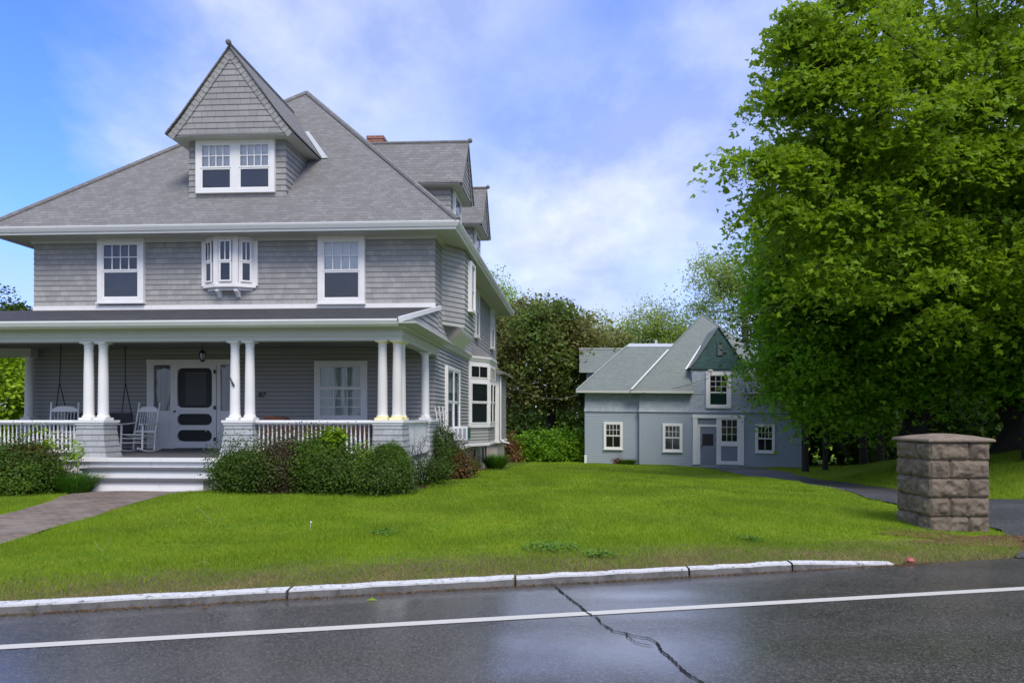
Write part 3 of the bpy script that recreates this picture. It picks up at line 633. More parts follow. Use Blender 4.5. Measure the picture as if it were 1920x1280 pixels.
for u in (-5.55, -5.06):
    mb = MB(); pr = [(0, 4.84), (-.21, 4.84), (-.21, 4.80), (-.16, 4.76), (-.10, 4.71), (-.06, 4.66), (0, 4.65)]
    mb.prism([(u - .045, y, z) for y, z in pr], (.09, 0, 0)); hp(mb, 'bracket', M['white'], bevel=.006)
# eaves
EV = [(-W_, D_), (-W_, 0), (0, 0), (0, D_), (-W_, D_)]
EC = [(-W_, 0), (0, 0), (0, D_), (-W_, D_)]
mb = MB(); mb.sweep(EC, [(-.1, 6.20), (.62, 6.20), (.62, 6.225), (-.1, 6.225)], closed=True); hp(mb, 'soffit', M['frieze'])
mb = MB(); mb.sweep(EC, [(.62, 6.17), (.66, 6.17), (.67, 6.22), (.70, 6.23), (.74, 6.30), (.755, 6.335), (.755, 6.355), (.62, 6.365)], closed=True); hp(mb, 'gutter', M['white'])
mb = MB(); mb.sweep(EC, [(.0, 6.10), (.05, 6.10), (.06, 6.16), (.10, 6.20), (.0, 6.20)], closed=True); hp(mb, 'frieze', M['frieze'])
# hip roof
e = .72; ez = 6.36; au, av, az = -W_ / 2, 5.22 - .72 + .45, 12.25; bv = D_ + e - 5.7
c0, c1, c2, c3 = (-W_ - e, -e, ez), (e, -e, ez), (e, D_ + e, ez), (-W_ - e, D_ + e, ez); A, B = (au, av, az), (au, bv, az)
mb = MB(); mb.face([c0, c1, A]); mb.face([c1, c2, B, A]); mb.face([c2, c3, B]); mb.face([c3, c0, A, B])
mb.face([c0, c3, c2, c1]); roof = hp(mb, 'roof', M['roof'])
mb = MB()
for a, b in ((c0, A), (c1, A), (c2, B), (c3, B), (A, B)): mb.tube([a, b], [.075, .085], 8)
hp(mb, 'hip_cap', M['roof'], roof, smooth=True)
mp_ = (az - ez) / (av + e)      # front pitch
sp_ = (az - ez) / (e - au)      # side pitch
# front dormer
du = -5.21
mb = MB(); mb.clad([(-6.49, 3.2), (-6.49, .2), (-3.93, .2), (-3.93, 3.2)], 7.0, 8.80, .15, .02); hp(mb, 'dormer_wall', M['sh_gable'])
def gable(cu, hw, kick, z0, z1, vf, dep, pos, pfx, clad_m, course, flash=False):
    """pos(s,d,z): s across the gable, d outwards, z up; face at d=0, roof runs back to d=-dep(z)"""
    xf = lambda p: Hx(pos(*p)); pts = [(-hw, z0), (-hw * kick[0], z0 + (z1 - z0) * kick[1]), (0, z1), (hw * kick[0], z0 + (z1 - z0) * kick[1]), (hw, z0)]
    zs = [p[1] for p in pts[:3]]; ss = [p[0] for p in pts[:3]]
    lf = lambda z: float(np.interp(z, zs, ss)) ; rf = lambda z: -lf(z)
    mb = MB(); mb.cladf(lambda z: lf(z) + .16, lambda z: rf(z) - .16, z0, z1 - .25, course, lambda s, z, o: (s, o + .01, z), out=.015)
    mb.face([(lf(z0), 0, z0), (rf(z0), 0, z0), (rf(zs[1]), 0, zs[1]), (0, 0, z1), (lf(zs[1]), 0, zs[1])])
    mb.build(pfx + '_gable', clad_m, ho, xf)
    mb = MB()
    for sg in (-1, 1):       # rake shingles
        for a, b in ((pts[0], pts[1]), (pts[1], pts[2])):
            n = max(2, int(math.dist(a, b) / .14))
            for k in range(n):
                t0, t1 = k / n, (k + 1) / n; p = (a[0] + (b[0] - a[0]) * t0, a[1] + (b[1] - a[1]) * t0); q = (a[0] + (b[0] - a[0]) * t1, a[1] + (b[1] - a[1]) * t1)
                dx, dz_ = b[0] - a[0], b[1] - a[1]; l = math.hypot(dx, dz_); nx, nz = dz_ / l * .17, -dx / l * .17
                mb.face([(sg * p[0], .048, p[1]), (sg * q[0], .040, q[1] - .008), (sg * (q[0] + nx), .036, q[1] + nz), (sg * (p[0] + nx), .046, p[1] + nz)])
    mb.build(pfx + '_rake', clad_m, ho, xf)
    mb = MB()
    for sg in (-1, 1):
        P3 = [(sg * p[0] * (1 + .03), p[1] + .0) for p in pts[:3]]; o = .05
        for (a, b) in zip(P3[:-1], P3[1:]):
            mb.face([(a[0], .09, a[1] + o), (b[0], .09, b[1] + o), (b[0], -dep(b[1]), b[1] + o), (a[0], -dep(a[1]), a[1] + o)])
            mb.face([(a[0], .09, a[1]), (b[0], .09, b[1]), (b[0], .09, b[1] + o), (a[0], .09, a[1] + o)], None)
            mb.face([(a[0], .09, a[1]), (b[0], .09, b[1]), (b[0], -dep(b[1]), b[1]), (a[0], -dep(a[1]), a[1])])
        a = P3[0]; mb.face([(a[0], .09, a[1]), (a[0], .09, a[1] + o), (a[0], -dep(a[1]), a[1] + o), (a[0], -dep(a[1]), a[1])])
    mb.build(pfx + '_roof', M['roof'], ho, xf)
    mb = MB(); mb.tube([(0, .12, z1 + .06), (0, -dep(z1) + .1, z1 + .06)], .05, 8); mb.lathe([(.0, -.08), (.06, -.05), (.075, 0), (.05, .05), (0, .08)], (0, .12, z1 + .09), 10)
    mb.build(pfx + '_ridge', M['roof'], ho, xf, smooth=True)
    mb = MB(); mb.box(-hw, hw, -dep(z0), -.002, z0 - .03, z0 - .003); mb.box(-hw, hw, -.03, .0, z0 - .035, z0 + .03); mb.build(pfx + '_soffit', M['frieze'], ho, xf)
gd = lambda z: (z - ez) / mp_ - e + .15 + .04
gable(du, 1.63, (.78, .20), 8.80, 11.0, -.15, gd, lambda s, d, z: (du + s, -.15 - d, z), 'dormer', M['sh_gable'], .15)
mb = MB(); P1 = (du + .06 + .35, av, 0)
def onroof(u, v, o=.02): return (u, v, ez + (v + e) * mp_ + o)
a = onroof(du + .72, 2.83 - .0, .04); b = onroof(-3.50, (8.80 - ez) / mp_ - e - .02, .04); mb.face([a, b, (b[0] + .16, b[1], b[2] + .01), (a[0] + .10, a[1] + .03, a[2] + .03)]); hp(mb, 'valley_flashing', M['metal'])
mb = MB()
for k in range(34):
    x = -6.5 + k * .076 + du + 5.21; mb.face([(x, -.205, 8.835), (x + .055, -.205, 8.835), (x + .05, -.20, 8.765), (x + .005, -.20, 8.765)])
hp(mb, 'shingle_drip', M['sh_gable'])
dfp = lambda s, d, z: (s, .2 - d, z)
window(H, dfp, -6.28, -4.19, 7.40, 8.80, cw=.13, up=(4, 2), split=.47, top='blind', bot='screen', units=2, mull=.20, sill=False, lab='paired dormer window with white blinds over grey screens')
# side dormers
for k, v0 in enumerate((2.0, 6.13)):
    vc = v0 + 1.075; pos = lambda s, d, z, vc=vc: (.30 + d, vc + s, z)
    sd = lambda z: .30 + (z - ez) / sp_ - e + .05
    gable(0, 1.075, (.8, .18), 8.20, 9.73, 0, sd, pos, 'side_dormer', M['sh_gable'], .15)
    mb = MB(); mb.clad([(-2.2, v0 + .28), (-.02, v0 + .28), (-.02, v0 + 1.87), (-2.2, v0 + 1.87)], 6.9, 8.20, .15, .02); hp(mb, 'side_dormer_wall', M['sh_gable'])
    window(H, lambda s, d, z: (-.02 + d, s, z), v0 + .55, v0 + 1.62, 7.15, 8.17, cw=.09, up=(1, 1), split=.5, top='blind', bot='blind', sill=False)
# chimney
mb = MB(); mb.box(-3.9, -3.32, 7.0, 8.3, 9.6, 11.55); mb.box(-3.92, -3.30, 6.98, 8.32, 11.55, 11.66); mb.box(-4.2, -3.92, 7.1, 8.2, 9.6, 11.42); mb.box(-4.22, -3.92, 7.08, 8.22, 11.42, 11.5)
ch = hp(mb, 'chimney', M['brick'], roof)
# ------------------------------------------------------------------ porch (parts of the house)
PL = -14.2
mb = MB(); mb.box(PL, .10, -3.80, -.02, .70, .775); hp(mb, 'porch_floor', M['floor'])
mb = MB(); mb.box(PL, .06, -3.72, -3.66, -.2, .70); mb.box(.02, .07, -3.7, -.02, -.2, .70); mb.box(PL, .12, -3.84, -3.80, .64, .765); hp(mb, 'porch_skirt', M['white_worn'])
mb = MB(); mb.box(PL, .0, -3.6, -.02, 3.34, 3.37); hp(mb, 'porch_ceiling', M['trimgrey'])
mb = MB(); mb.sweep([(PL, -3.55), (-.02, -3.55), (-.02, -.03)], [(-.12, 3.13), (.12, 3.13), (.12, 3.20), (.14, 3.22), (.14, 3.35), (-.12, 3.35)]); mb.box(PL, -10.3, -.42, -.18, 3.13, 3.34); hp(mb, 'porch_beam', M['frieze'])
mb = MB(); mb.sweep([(PL, -3.55), (-.02, -3.55), (-.02, -.0)], [(.14, 3.345), (.22, 3.345), (.24, 3.41), (.50, 3.42), (.50, 3.44), (.14, 3.44)]); hp(mb, 'porch_soffit', M['frieze'])
mb = MB(); mb.prism([(PL, -3.98, 3.36), (PL, -4.06, 3.40), (PL, -4.10, 3.47), (PL, -4.10, 3.50), (PL, -3.98, 3.50)], (-PL + .12, 0, 0)); hp(mb, 'porch_gutter', M['white'])
mb = MB(); mb.face([(PL, -4.08, 3.50), (.14, -4.08, 3.50), (.14, -.02, 4.37), (PL, -.02, 4.37)]); mb.face([(PL, -.02, 4.37), (-W_, -.02, 4.37), (-W_, 3.2, 3.5), (PL, 3.2, 3.5)]); mb.face([(PL, -4.08, 3.45), (.14, -4.08, 3.45), (.14, -.02, 4.32), (PL, -.02, 4.32)]); mb.face([(PL, -4.08, 3.45), (.14, -4.08, 3.45), (.14, -4.08, 3.50), (PL, -4.08, 3.50)]); hp(mb, 'porch_roof', M['roof_dark'])
mb = MB(); mb.beam((.155, -4.06, 3.49), (.155, -.03, 4.355), .05, .10); hp(mb, 'porch_rake', M['white_worn'])
mb = MB(); zz = 3.67
while zz < 4.3:   # shingled cheek under the rake
    zt = zz + .135; va = (zz - 3.45) / .87 * 4.06 - 4.08; vb = (min(zt, 4.3) - 3.45) / .87 * 4.06 - 4.08
    mb.face([(.125, va, zz), (.125, -.06, zz), (.105, -.06, zt), (.105, vb, zt)], [(va, zz), (0, zz), (0, zt - .002), (vb, zt - .002)]); zz = zt
mb.prism([(0.0, -3.95, 3.5), (0.0, -.06, 3.5), (0.0, -.06, 4.3)], (.09, 0, 0)); hp(mb, 'porch_cheek', M['sh_side'])
# columns
colprof = [(.125, 1.535), (.125, 1.575), (.118, 1.585), (.120, 1.605), (.105, 1.635), (.100, 1.66), (.098, 1.9), (.094, 2.4), (.083, 2.98), (.082, 3.0), (.090, 3.01), (.090, 3.03), (.082, 3.04), (.084, 3.07), (.105, 3.10), (.118, 3.105), (.118, 3.13)]
def column(u, v, mat='white', base=None, mono=True):
    mb = MB(); c = (0, 0, 0)
    mb.lathe(colprof[3:14], (u, v, 0), 24); o = hp(mb, 'porch_column', M[mat], smooth=True)
    mb = MB(); mb.box(u - .128, u + .128, v - .128, v + .128, 1.532, 1.582); mb.lathe([(.122, 1.582), (.126, 1.597), (.118, 1.615), (.104, 1.632)], (u, v, 0), 24); hp(mb, 'column_base', M[base or mat], o, smooth=True)
    mb = MB(); mb.lathe([(.084, 3.062), (.104, 3.085), (.11, 3.10)], (u, v, 0), 24); mb.box(u - .118, u + .118, v - .118, v + .118, 3.10, 3.132); hp(mb, 'column_capital', M[base or mat], o, smooth=True)
    return o
for cu in (-3.21, -6.30, -9.37, -12.45):
    for k in (-.155, .155): column(cu + k, -3.55)
for k in (-.32, -.02): column(k, -3.55, 'offwhite', 'cream')['label'] = 'unpainted off-white corner column with cream yellow base'
column(-.02, -3.25, 'offwhite', 'cream'); column(-.02, -1.0); column(-10.42, -.32)
def pier(cu, cv, w0, w1, d0, d1, zt=1.47, zb=.30, cap=True, mat='sh_pier'):
    mb = MB(); n = int(round((zt - zb) / .115))
    for k in range(n):
        z0 = zb + (zt - zb) * k / n; z1 = zb + (zt - zb) * (k + 1) / n
        f = lambda z: ((zt - z) / (zt - .75)) ** 1.5 if z > .75 else 1.0
        a = w0 + (w1 - w0) * f(z0) + .012; b = d0 + (d1 - d0) * f(z0) + .012; a2 = w0 + (w1 - w0) * f(z1); b2 = d0 + (d1 - d0) * f(z1)
        lo = [(cu - a, cv - b), (cu + a, cv - b), (cu + a, cv + b), (cu - a, cv + b)]; hi = [(cu - a2, cv - b2), (cu + a2, cv - b2), (cu + a2, cv + b2), (cu - a2, cv + b2)]
        for j in range(4):
            p, q, r, s = lo[j], lo[(j + 1) % 4], hi[(j + 1) % 4], hi[j]; us = j * 1.7 + k * .0; Lq = math.dist(p, q)
            mb.face([(*p, z0), (*q, z0), (*r, z1), (*s, z1)], [(us, k * .115), (us + Lq, k * .115), (us + Lq, k * .115 + .113), (us, k * .115 + .113)])
        mb.face([(*p, z0) for p in lo])
    o = hp(mb, 'porch_pier', M[mat])
    if cap: mb = MB(); mb.box(cu - w0 - .05, cu + w0 + .05, cv - d0 - .05, cv + d0 + .05, zt + .012, zt + .06); mb.box(cu - w0 - .025, cu + w0 + .025, cv - d0 - .025, cv + d0 + .025, zt - .035, zt + .012); hp(mb, 'pier_cap', M['white_worn'], o)
for cu in (-3.21, -6.30, -9.37, -12.45): pier(cu, -3.53, .275, .37, .2, .25, zb=.76 if cu in (-6.30, -3.21) else .1)
pier(-.145, -3.52, .275, .33, .275, .31, zb=-.05); pier(.0, -.66, .13, .15, .56, .58, zb=-.1); pier(-10.42, -.32, .15, .18, .15, .18, zb=.3)
# railings
balprof = [(.019, .0), (.019, .05), (.011, .07), (.021, .12), (.024, .17), (.020, .25), (.013, .40), (.011, .47), (.017, .49), (.011, .51), (.019, .53), (.019, .60)]
def railing(a, b):
    mb = MB(); mb.box(a, b, -3.60, -3.52, .86, .91); mb.box(a, b, -3.61, -3.51, 1.44, 1.475); mb.box(a, b, -3.66, -3.46, 1.475, 1.51); mb.box(a, b, -3.63, -3.49, 1.51, 1.53); r = hp(mb, 'porch_railing', M['white'])
    n = int((b - a) / .088); base = None
    for k in range(n):
        u = a + (b - a) * (k + .5) / n
        if base is None:
            m2 = MB(); m2.lathe([(r_ * 1.0, z * .965) for r_, z in balprof], (0, 0, 0), 8); base = hp(m2, 'baluster', M['white'], r, smooth=True)
            me = base.data; w0 = Vector(Hx((0, 0, 0)))
            for v in me.vertices: v.co = v.co + world_loc(r) - w0
            o = base
        else: o = base.copy(); C.objects.link(o)
        o.location = Vector(Hx((u, -3.56, .90))) - world_loc(r) - Vector((0, 0, 0)); o.parent = r
railing(-2.90, -.46); railing(-9.02, -6.62); railing(-12.1, -9.72)
mb = MB(); mb.box(.03, .075, -3.22, -1.22, .45, 1.47); hp(mb, 'side_parapet', M['white_worn'])
mb = MB(); mb.box(-.02, .13, -3.24, -1.24, 1.472, 1.525); hp(mb, 'parapet_cap', M['white'])
# steps
for i, (u0, u1, v0, zt) in enumerate(((-6.15, -3.45, -4.22, .585), (-6.12, -3.42, -4.62, .40))):
    mb = MB(); zb = [.40, .12][i]; mb.box(u0 + .03, u1 - .03, v0 + .02, -3.84 if i == 0 else -4.2, -.1, zt - .045); st = hp(mb, 'step_riser', M['white_worn'])
    mb = MB(); mb.box(u0, u1, v0 - .02, -3.82 if i == 0 else -4.19, zt - .045, zt); hp(mb, 'step_tread', M['floor'])
mb = MB(); mb.box(-6.8, -3.5, -3.86, -3.81, .46, .70); mb.box(-6.82, -3.48, -3.93, -3.80, .70, .778); hp(mb, 'porch_edge_board', M['white_worn'])
# front door with oval screens, sidelights
mb = MB(); fr = front
def dbox(mb, s0, s1, d0, d1, z0, z1): mb.box(s0, s1, -d1, -d0, z0, z1)
dbox(mb, -7.46, -7.28, 0, .09, .78, 3.02); dbox(mb, -5.22, -5.02, 0, .09, .78, 3.02); dbox(mb, -7.46, -5.02, 0, .11, 2.93, 3.07); dbox(mb, -6.84, -6.74, 0, .08, .78, 2.93); dbox(mb, -5.62, -5.52, 0, .08, .78, 2.93)
for a, b in ((-7.28, -6.84), (-5.52, -5.22)):
    dbox(mb, a, b, 0, .05, .78, 1.72); dbox(mb, a, b, .05, .07, 1.66, 1.75); dbox(mb, a + .05, b - .05, .05, .06, .95, 1.50)
hp(mb, 'door_frame', M['white'])
for a, b in ((-7.28, -6.84), (-5.52, -5.22)):
    mb = MB(); mb.face([(a, -.03, 1.75), (b, -.03, 1.75), (b, -.03, 2.93), (a, -.03, 2.93)]); sl_ = hp(mb, 'sidelight', M['curtain_w']); mb = MB(); mb.face([(a, -.05, 1.75), (b, -.05, 1.75), (b, -.05, 2.93), (a, -.05, 2.93)]); hp(mb, 'pane', M['glass'], sl_)
def holeplate(mb, x0, x1, z0, z1, hx0, hx1, hz0, hz1, r, d0, d1, n=40):
    cx, cz = (hx0 + hx1) / 2, (hz0 + hz1) / 2; hw, hh = (hx1 - hx0) / 2, (hz1 - hz0) / 2; IN = []; OU = []
    corners = [math.atan2(sz * ((z1 if sz > 0 else z0) - cz) * sz, sx * abs((x1 if sx > 0 else x0) - cx)) for sx, sz in ((1, 1), (-1, 1), (-1, -1), (1, -1))]
    an = sorted(set([2 * math.pi * k / n - math.pi for k in range(n)] + [math.atan2((z1 if sz > 0 else z0) - cz, (x1 if sx > 0 else x0) - cx) for sx in (1, -1) for sz in (1, -1)]))
    for t in an:
        c, s = math.cos(t), math.sin(t)
        lo, hi = 0, 5
        for _ in range(30):
            m = (lo + hi) / 2; x, z = abs(m * c), abs(m * s); qx, qz = max(x - (hw - r), 0), max(z - (hh - r), 0)
            ins = x <= hw and z <= hh and (qx == 0 or qz == 0 or math.hypot(qx, qz) <= r)
            lo, hi = (m, hi) if ins else (lo, m)
        IN.append((cx + lo * c, cz + lo * s))
        tx = ((x1 if c > 0 else x0) - cx) / c if abs(c) > 1e-9 else 1e9; tz = ((z1 if s > 0 else z0) - cz) / s if abs(s) > 1e-9 else 1e9; k = min(tx, tz); OU.append((cx + k * c, cz + k * s))
    m = len(an)
    for i in range(m):
        j = (i + 1) % m
        mb.face([(IN[i][0], -d1, IN[i][1]), (OU[i][0], -d1, OU[i][1]), (OU[j][0], -d1, OU[j][1]), (IN[j][0], -d1, IN[j][1])]); mb.face([(IN[i][0], -d1, IN[i][1]), (IN[j][0], -d1, IN[j][1]), (IN[j][0], -d0, IN[j][1]), (IN[i][0], -d0, IN[i][1])])
mb = MB(); X0, X1 = -6.74, -5.62; c0_, c1_ = -6.65, -5.73
holeplate(mb, X0, X1, 1.75, 2.93, c0_, c1_, 1.83, 2.85, .12, .05, .10); holeplate(mb, X0, X1, 1.32, 1.75, c0_, c1_, 1.385, 1.675, .13, .05, .10); holeplate(mb, X0, X1, .80, 1.32, c0_, c1_, .965, 1.26, .14, .05, .10)
sd_ = hp(mb, 'screen_door', M['white'])
mb = MB(); dbox(mb, X0, X1, .045, .052, .80, 2.93); hp(mb, 'door_screen', M['door_screen'], sd_)
mb = MB(); dbox(mb, -6.45, -5.9, .0525, .056, 1.9, 2.75); hp(mb, 'inner_door_pane', M['dark2'], sd_)
for z in (1.02, 1.83, 2.75): mb = MB(); dbox(mb, -5.68, -5.63, .10, .118, z - .05, z + .05); hp(mb, 'hinge', M['black'], sd_)
mb = MB(); mb.lathe([(.0, 0), (.02, .005), (.028, .03), (.02, .05), (0, .055)], (0, 0, 0), 10); v2 = [(-6.70 + p[0], -.10 - p[2], 1.74 + p[1]) for p in mb.v]; mb.v = v2; hp(mb, 'door_handle', M['black'], sd_, smooth=True)
# house number
cu_ = bpy.data.curves.new('n', 'FONT'); cu_.body = '97'; cu_.size = .20; cu_.extrude = .008; cu_.shear = .25; cu_.align_x = 'CENTER'
to = bpy.data.objects.new('n', cu_); C.objects.link(to); bpy.context.view_layer.update(); me = bpy.data.meshes.new_from_object(to); bpy.data.objects.remove(to)
me.materials.clear(); me.materials.append(M['black']); hn = bpy.data.objects.new('house_number', me); C.objects.link(hn); hn.parent = ho
hn.rotation_euler = (R(90), 0, -R(3)); hn.location = Vector(Hx((-4.47, -.035, 2.09))) - ho.location
mb = MB(); mb.tube([(-3.44, -3.60, 2.40), (-3.40, -3.66, 2.36), (-3.36, -3.67, 2.28)], .012, 6); mb.tube([(-3.37, -3.67, 2.30), (-3.33, -3.665, 2.22)], .02, 6); hp(mb, 'column_hook', M['black'])
# ------------------------------------------------------------------ things on the porch
def rocker_chair(u, v, rz, lab):
    l = Hx((u, v, .775)); t = empty('rocking_chair', l, lab, 'rocking chair', 'white rocking chairs on the porch', rz)
    def P(name, mb, n=1, **k):
        return mb.build(name, M['white'], t, None, smooth=True, **k)
    # local: +y back, -y front
    def part(name, segs, rad, nn=8):
        m = MB()
        for s in segs: m.tube(s, rad, nn)
        return P(name, m)
    W2 = .27
    for sx in (-1, 1):
        m = MB(); pts = []
        for k in range(15):
            a = -.62 + 1.24 * k / 14; pts.append((sx * W2, .05 + .80 * math.sin(a), .02 + .80 * (1 - math.cos(a)) * .55))
        for a, b in zip(pts[:-1], pts[1:]): m.beam(a, b, .028, .035)
        P('rocker', m)
        part('front_post', [[(sx * W2, -.26, .06), (sx * W2, -.25, .35), (sx * W2, -.24, .64)]], [.018, .022, .02])
        part('rear_post', [[(sx * W2, .16, .04), (sx * W2, .20, .42), (sx * (W2 - .0), .36, 1.10)], [(sx * W2, .36, 1.10), (sx * W2, .37, 1.16)]], [.018, .021, .016][:3] if False else .019)
        m = MB(); m.prism([(sx * W2 - .035, -.33, .64), (sx * W2 + .04, -.33, .64), (sx * W2 + .035, -.1, .64), (sx * W2 + .02, .24, .67), (sx * W2 - .02, .24, .67)], (0, 0, .025)); m.build('armrest', M['white'], t)
    m = MB()
    for k in range(8): y = -.26 + k * .062; m.beam((-W2, y, .415 - .012 * k), (W2, y, .415 - .012 * k), .05, .018)
    m.build('seat', M['white'], t)
    part('rung', [[(-W2, -.255, .22), (W2, -.255, .22)], [(-W2, -.255, .32), (W2, -.255, .32)], [(-W2, .18, .24), (W2, .18, .24)], [(-W2, -.25, .20), (-W2, .17, .20)], [(W2, -.25, .20), (W2, .17, .20)]], .011, 6)
    m = MB(); by = lambda z: .20 + (z - .42) * .235
    for k in range(7):
        x = -.19 + k * .0633; m.beam((x, by(.46), .46), (x, by(.95), .95), .026, .010, up=(1, 0, 0))
    m.build('back_slat', M['white'], t)
    m = MB(); pr = [(-.25, .94), (.25, .94), (.25, 1.0), (.16, 1.06), (0, 1.075), (-.16, 1.06), (-.25, 1.0)]; m.prism([(x, by(z) - .01, z) for x, z in pr], (0, .022, 0)); m.build('top_rail', M['white'], t)
    m = MB(); m.beam((-.26, by(.47), .47), (.26, by(.47), .47), .02, .05); m.build('lower_rail', M['white'], t)
    return t
rocker_chair(-6.70, -1.55, R(-8), 'white slatted rocking chair standing left of the screen door')
rocker_chair(-8.16, -2.1, R(24), 'white rocking chair half hidden behind the left porch railing')
l = Hx((-8.15, -1.1, 3.33)); sw = empty('porch_swing', l, 'dark porch swing hanging on two chains behind the left columns', 'porch swing')
mb = MB(); mb.box(-.80, .80, -.25, .25, -2.16, -2.11); mb.beam((-.8, .25, -2.13), (.8, .25, -2.13), .06, .10); mb.build('seat', M['black'], sw)
mb = MB()
mb.box(-.80, .80, .24, .29, -2.10, -1.64); mb.build('backrest', M['black'], sw)
for sx in (-1, 1):
    mb = MB(); mb.box(sx * .78 - .03, sx * .78 + .03, -.27, .27, -1.90, -1.86); mb.box(sx * .78 - .025, sx * .78 + .025, -.27, -.22, -2.12, -1.9); mb.build('armrest', M['black'], sw)
    mb = MB(); mb.tube([(sx * .78, 0, 0), (sx * .80, -.03, -.9), (sx * .80, -.22, -1.88)], .012, 6); mb.tube([(sx * .80, -.03, -.9), (sx * .80, .26, -1.7)], .012, 6); mb.build('chain', M['black'], sw)
l = Hx((-2.35, -1.6, .775)); tb = empty('porch_table', l, 'long brown wooden table behind the right porch railing', 'table', rz=-R(3))
mb = MB(); mb.box(-1.3, 1.3, -.42, .42, .70, .735); mb.build('tabletop', paint('faded_table_top', (.22, .19, .19), .6), tb)
mb = MB(); mb.box(-1.26, 1.26, -.385, -.36, .38, .70); mb.box(-1.26, 1.26, .36, .385, .38, .70); mb.box(-1.26, -1.23, -.36, .36, .38, .7); mb.box(1.23, 1.26, -.36, .36, .38, .7); mb.build('apron', M['brown_wood'], tb)
for x in (-1.2, 1.2):
    for y in (-.34, .34): mb = MB(); mb.box(x - .035, x + .035, y - .035, y + .035, 0, .38); mb.build('leg', M['brown_wood'], tb)
l = Hx((-3.35, -1.6, 1.51)); mb = MB(); mb.prism([(-.26, -.15, 0), (.26, -.15, 0), (.22, -.15, .07), (-.1, -.15, .115), (-.26, -.15, .10)], (0, .3, 0)); o = mb.build('wooden_box', M['orange_wood']); o.location = l; tag(o, 'small orange-brown wooden box on the long porch table', 'box')
l = Hx((-4.97, -1.9, 3.34)); ln = empty('hanging_lantern', l, 'small black lantern hanging from the porch ceiling near the door', 'lantern')
mb = MB(); mb.lathe([(.05, -.01), (.05, 0)], (0, 0, 0), 10); mb.tube([(0, 0, 0), (0, 0, -.22)], .007, 6); mb.build('stem', M['black'], ln)
mb = MB(); mb.lathe([(.01, -.20), (.03, -.22), (.085, -.28), (.085, -.29), (.01, -.285)], (0, 0, 0), 12)
for k in range(6): t_ = k * math.pi / 3; mb.tube([(.075 * math.cos(t_), .075 * math.sin(t_), -.29), (.055 * math.cos(t_), .055 * math.sin(t_), -.44)], .006, 5)
mb.lathe([(.06, -.44), (.06, -.455), (.02, -.48), (0, -.49)], (0, 0, 0), 12); mb.build('frame', M['black'], ln)
mb = MB(); mb.lathe([(.068, -.292), (.05, -.438)], (0, 0, 0), 12); mb.build('glass_shade', M['glass'], ln)
# air conditioner in the side window
l = Hx((.2, 2.5, 1.05)); ac = empty('air_conditioner', l, 'white window air conditioner sticking out under the side window', 'air conditioner', rz=-R(5.4))
mb = MB(); mb.box(-.12, .28, -.28, .28, -.12, .27); mb.build('casing', M['plastic'], ac, bevel=.01)
mb = MB()
for k in range(3): mb.box(-.09 + k * .125, -.01 + k * .125, -.285, -.279, -.08, .22)
mb.build('side_vent', M['grille'], ac)
mb = MB(); mb.box(.281, .29, -.25, .25, -.09, .24); mb.build('rear_grille', M['green_board'], ac)
# trellis
l = Hx((.14, .12, .75)); mb = MB()
for k in range(4):
    x = (k - 1.5) * .05; mb.beam((x * .8, 0, 0), (x * 1.9 - .1, 0, 1.13 - .03 * abs(k - 1.5)), .022, .012, up=(0, 1, 0))
mb.beam((-.14, 0, .42), (.10, 0, .42), .02, .012, up=(0, 1, 0)); mb.beam((-.2, 0, .95), (.06, 0, .95), .02, .012, up=(0, 1, 0))
o = mb.build('garden_trellis', M['white']); o.location = (l[0] + .12, l[1] - .25, l[2]); tag(o, 'white fan trellis leaning at the corner of the house wall', 'trellis')
# ------------------------------------------------------------------ carriage house: s along the front, v into depth
c6, s6 = math.cos(R(6)), math.sin(R(6))
def Gx(p):
    s, v, z = p; return (4.17 + c6 * s + s6 * v, 39 - s6 * s + c6 * v, z - .0115 * s)
gb = Gx((6, 5, 0)); go = empty('carriage_house', (gb[0], gb[1], -1.3), 'blue-grey clapboard carriage house with green hip roof and small green gable', 'carriage house')
Gh = {'o': go, 'xf': Gx}
def gp(mb, name, mat, parent=None, **k): return mb.build(name, mat, parent or go, Gx, **k)
SR = 11.9
mb = MB(); GP = [(0, 9), (0, .28), (3.07, .28), (3.07, 0), (SR, 0), (SR, 9)]
mb.clad(GP, -1.35, 1.86, .10, .018); gp(mb, 'lower_wall', M['blue_clap'])
mb = MB(); mb.clad(GP, 1.93, 3.06, .12, .02, flare=lambda z: .05 * max(0, 1 - (z - 1.93) / .35) ** 2); gp(mb, 'upper_wall', M['blue_sh'])
mb = MB(); mb.sweep(GP, [(0, 1.85), (.05, 1.86), (.06, 1.93), (0, 1.935)]); gp(mb, 'belt_moulding', M['blue_panel'])
mb = MB(); mb.box(-.03, .10, .24, .27, -1.3, -.6); mb.box(-.035, -.02, .25, .4, -1.3, -.6); gp(mb, 'corner_board', M['white_worn'])
# wall dormer through the eave
mb = MB(); mb.clad([(6.0, 2.2), (6.0, -.012), (8.88, -.012), (8.88, 2.2)], 2.95, 4.36, .12, .02); gp(mb, 'dormer_wall', M['blue_sh'])
